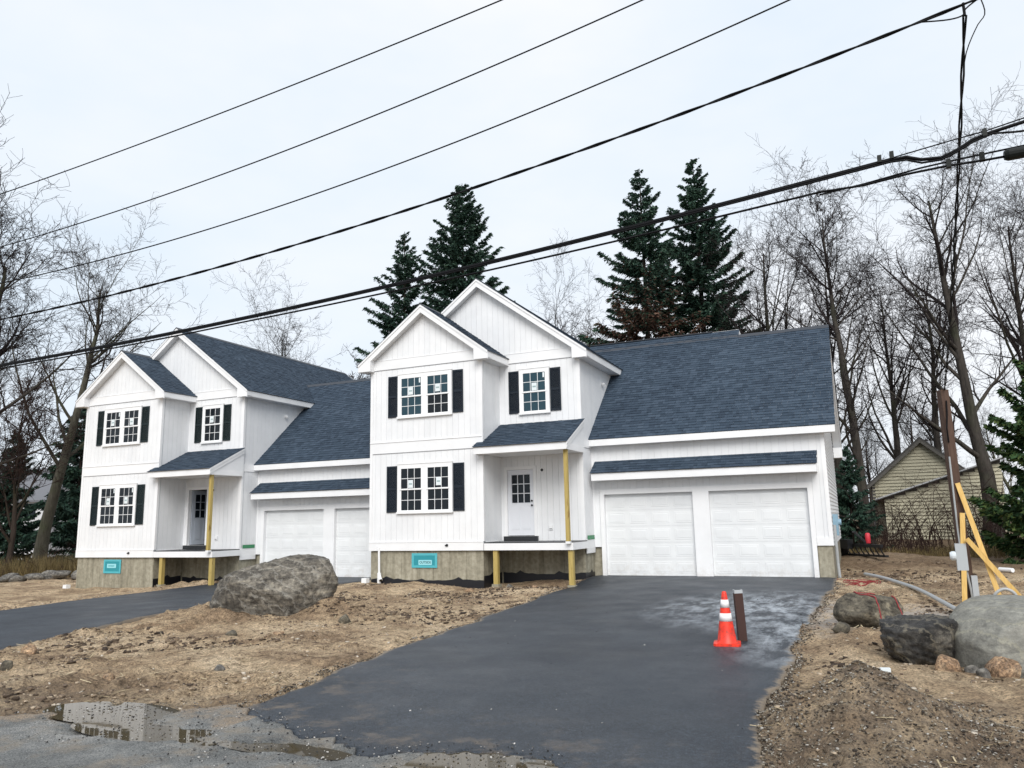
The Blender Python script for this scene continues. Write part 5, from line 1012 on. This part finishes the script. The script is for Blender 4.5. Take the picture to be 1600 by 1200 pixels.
put_tree('evergreen', hd, SP[:3], (14.1, 16.2, gz_(14, 16)), 'low dark evergreen close behind the garage end wall', names=NM, scale=.42, rz=.7)
# thickets: canes and dry grass that nobody could count
def thicket(name, seed, n, x0, x1, y0, y1, hmin, hmax, m, label, arch=.5, r0=.010):
    r = np.random.default_rng(seed); x = r.uniform(x0, x1, n); y = r.uniform(y0, y1, n); z = Hd(x, y)-.03; a = r.uniform(0, 6.28, n); h = r.uniform(hmin, hmax, n)*np.clip(.7+.5*fbm(x, y, .5, 2, .5, seed), .3, 1.3); k = 7; s = np.linspace(0, 1, k)[None]; out = arch*h*r.uniform(.2, 1.4, n)
    P = np.stack([x[:, None]+np.cos(a)[:, None]*out[:, None]*s**1.6, y[:, None]+np.sin(a)[:, None]*out[:, None]*s**1.6, z[:, None]+h[:, None]*(s-.38*s**3*arch*1.6)], -1)+r.normal(0, .035, (n, k, 3))*s[:, :, None]
    Q = np.maximum(r0*(1-s*.7)*np.ones((n, 1)), .004); C1, C2 = children(r, P, Q, 6, .2, (20, 60), .33, 4, .02, .2, .6, rmin=.005); D1, D2 = children(r, C1, C2, 3, .2, (20, 60), .5, 2, .0, .2, .7, rmin=.004)
    return tag(link(name, np_mesh(name, *join([tubes(P, Q, 4), tubes(C1, C2, 3), tubes(D1, D2, 3)])), m), label, 'brush', kind='stuff')
thicket('bramble_thicket', 1, 210, 14.4, 20.5, 13.0, 22.5, 1.4, 5.4, M['twig_red'], 'tangled reddish bramble canes in front of the old yellow house', .7, .016)
thicket('bramble_thicket', 2, 90, 13.2, 17, 11.5, 14.5, .5, 1.6, M['twig_red'], 'low bramble canes behind the tractor rake', .9, .012)
thicket('leafless_thicket', 3, 150, -30, -17.5, 4.5, 11, .6, 2.4, M['twig_red'], 'leafless scrub between the field stones and the far house', .6, .014)
thicket('leafless_thicket', 4, 90, 20.5, 27, 12, 18, .8, 2.4, M['twig'], 'dark leafless scrub under the evergreen at right', .6, .014)
thicket('far_wood', 7, 190, 10, 60, 42, 66, 4, 8, M['twig'], 'grey-brown mass of the far wood at right', .25, .05)
thicket('far_wood', 8, 170, -85, -32, 22, 60, 3, 7, M['twig'], 'grey-brown mass of the far wood at left', .25, .05)
def grass(name, seed, n, x0, x1, y0, y1, h, label):
    r = np.random.default_rng(seed); x = r.uniform(x0, x1, n); y = r.uniform(y0, y1, n); k = fbm(x, y, .4, 2, .5, seed) > -.25; x, y = x[k], y[k]; n = len(x); z = Hd(x, y)-.02; a = r.uniform(0, 6.28, n); hh = h*r.uniform(.5, 1.3, n); le = r.normal(0, .35, (n, 2))*hh[:, None]
    V = np.stack([np.stack([x-.012*np.cos(a), y-.012*np.sin(a), z], 1), np.stack([x+.012*np.cos(a), y+.012*np.sin(a), z], 1), np.stack([x+le[:, 0], y+le[:, 1], z+hh], 1)], 1)
    return tag(link(name, np_mesh(name, V.reshape(-1, 3), np.arange(n*3).reshape(n, 3)), M['drygrass']), label, 'grass', kind='stuff')
grass('dry_grass', 5, 9000, -28, -17.5, 5, 9.5, .9, 'yellow-brown dry grass bank left of the far house'); grass('dry_grass', 6, 5000, 13.5, 21, 11, 16, .35, 'dry grass along the foot of the brambles')

# ------------------------------------------------------------------ the old house behind, and a pale one through the trees at left
oh = empty('old_house', (17.6, 26.0, float(Hd(17.6, 26))), 'old pale yellow clapboard house with a dark gable behind the brambles', 'house'); b0 = oh.location.z
zz_ = lambda z: z-b0
hw, ze_, zp_ = 2.45, zz_(2.55), zz_(4.75)
b = MB(); b.box(-hw+.02, hw+1.2, .02, 8, -.3, ze_); b.prism([(-hw+.02, .02, ze_), (hw+.0, .02, ze_), (.1, .02, zp_-.1)], (0, 7.9, 0)); wl = b.build('wall', M['oldtrim'], oh)
z = .0
while z < zp_-.2:
    h = z+.172; a, c_ = -hw, hw+1.2
    if h > ze_: f_ = (zp_-h)/(zp_-ze_); a, c_ = .1-(hw+.1)*f_, .1+(hw-.1)*f_
    if c_-a > .15: b = MB(); b.prism([(a, .019, z), (a, -.045, z), (a, .012, h), (a, .019, h)], (c_-a, 0, 0)); b.build('clapboard', M['oldclap'], wl)
    z += .175
b = MB()
for s_, e_ in ((-1, -hw-.35), (1, hw+.45)): b.prism([(.1, -.35, zp_+.14), (e_, -.35, ze_-.22), (e_, -.35, ze_-.34), (.1, -.35, zp_+.0)], (0, 8.6, 0))
b.build('roof', M['oldroof'], oh)
b = MB()
for s_, e_ in ((-1, -hw-.37), (1, hw+.47)): b.prism([(.1, -.37, zp_+.0), (e_, -.37, ze_-.35), (e_, -.37, ze_-.52), (.1, -.37, zp_-.19)], (0, .05, 0))
b.build('rake_board', M['oldtrim'], oh)
b = MB(); b.box(-hw-.02, -hw+.14, -.03, .0, 0, ze_); b.build('corner_board', M['oldtrim'], oh)
# lean-to in front
b = MB(); b.prism([(-1.95, -2.2, -.3), (3.4, -2.2, -.3), (3.4, -2.2, zz_(3.35)), (-1.95, -2.2, zz_(1.62))], (0, 2.1, 0)); l2 = b.build('lean_to_wall', M['oldtrim'], oh); z = .0
while z < zz_(3.35):
    h = z+.172; a = -1.97
    if h > zz_(1.60): a = -1.97+(h-zz_(1.60))/(1.75)*5.35
    if a < 3.2: b = MB(); b.prism([(a, -2.201, z), (a, -2.265, z), (a, -2.208, h), (a, -2.201, h)], (3.42-a, 0, 0)); b.build('clapboard', M['oldclap'], l2)
    z += .175
b = MB(); b.prism([(-2.4, -2.55, zz_(1.58)), (3.7, -2.55, zz_(3.55)), (3.7, -2.55, zz_(3.45)), (-2.4, -2.55, zz_(1.48))], (0, 2.5, 0)); b.build('lean_to_roof', M['oldroof'], oh); b = MB(); b.prism([(-2.4, -2.59, zz_(1.60)), (3.7, -2.59, zz_(3.57)), (3.7, -2.59, zz_(3.50)), (-2.4, -2.59, zz_(1.53))], (0, .04, 0)); b.build('roof_edge', M['gutter'], oh)
fh = empty('distant_house', (-47, 17, float(Hd(-47, 17))), 'pale house glimpsed through the trees at the left edge', 'house', rz=R(20))
b = MB(); b.box(-5, 5, 0, 7, -.5, 4.6); b.prism([(-5, 0, 4.6), (-5, 7, 4.6), (-5, 3.5, 7)], (10, 0, 0)); b.build('wall', M['farwhite'], fh); b = MB()
for y_ in (0, 7): b.prism([(-5.3, y_-(.3 if y_ == 0 else -.3), 4.45), (-5.3, 3.5, 7.2), (-5.3, 3.5, 7.05), (-5.3, y_-(.3 if y_ == 0 else -.3), 4.3)], (10.6, 0, 0))
b.build('roof', M['fargrey'], fh)
for x_ in (-3.5, -1, 1.5, 3.6):
    for z_ in (.9, 3.0): b = MB(); b.box(x_-.45, x_+.45, -.03, -.002, z_, z_+1.2); b.build('window', M['pane'], fh)
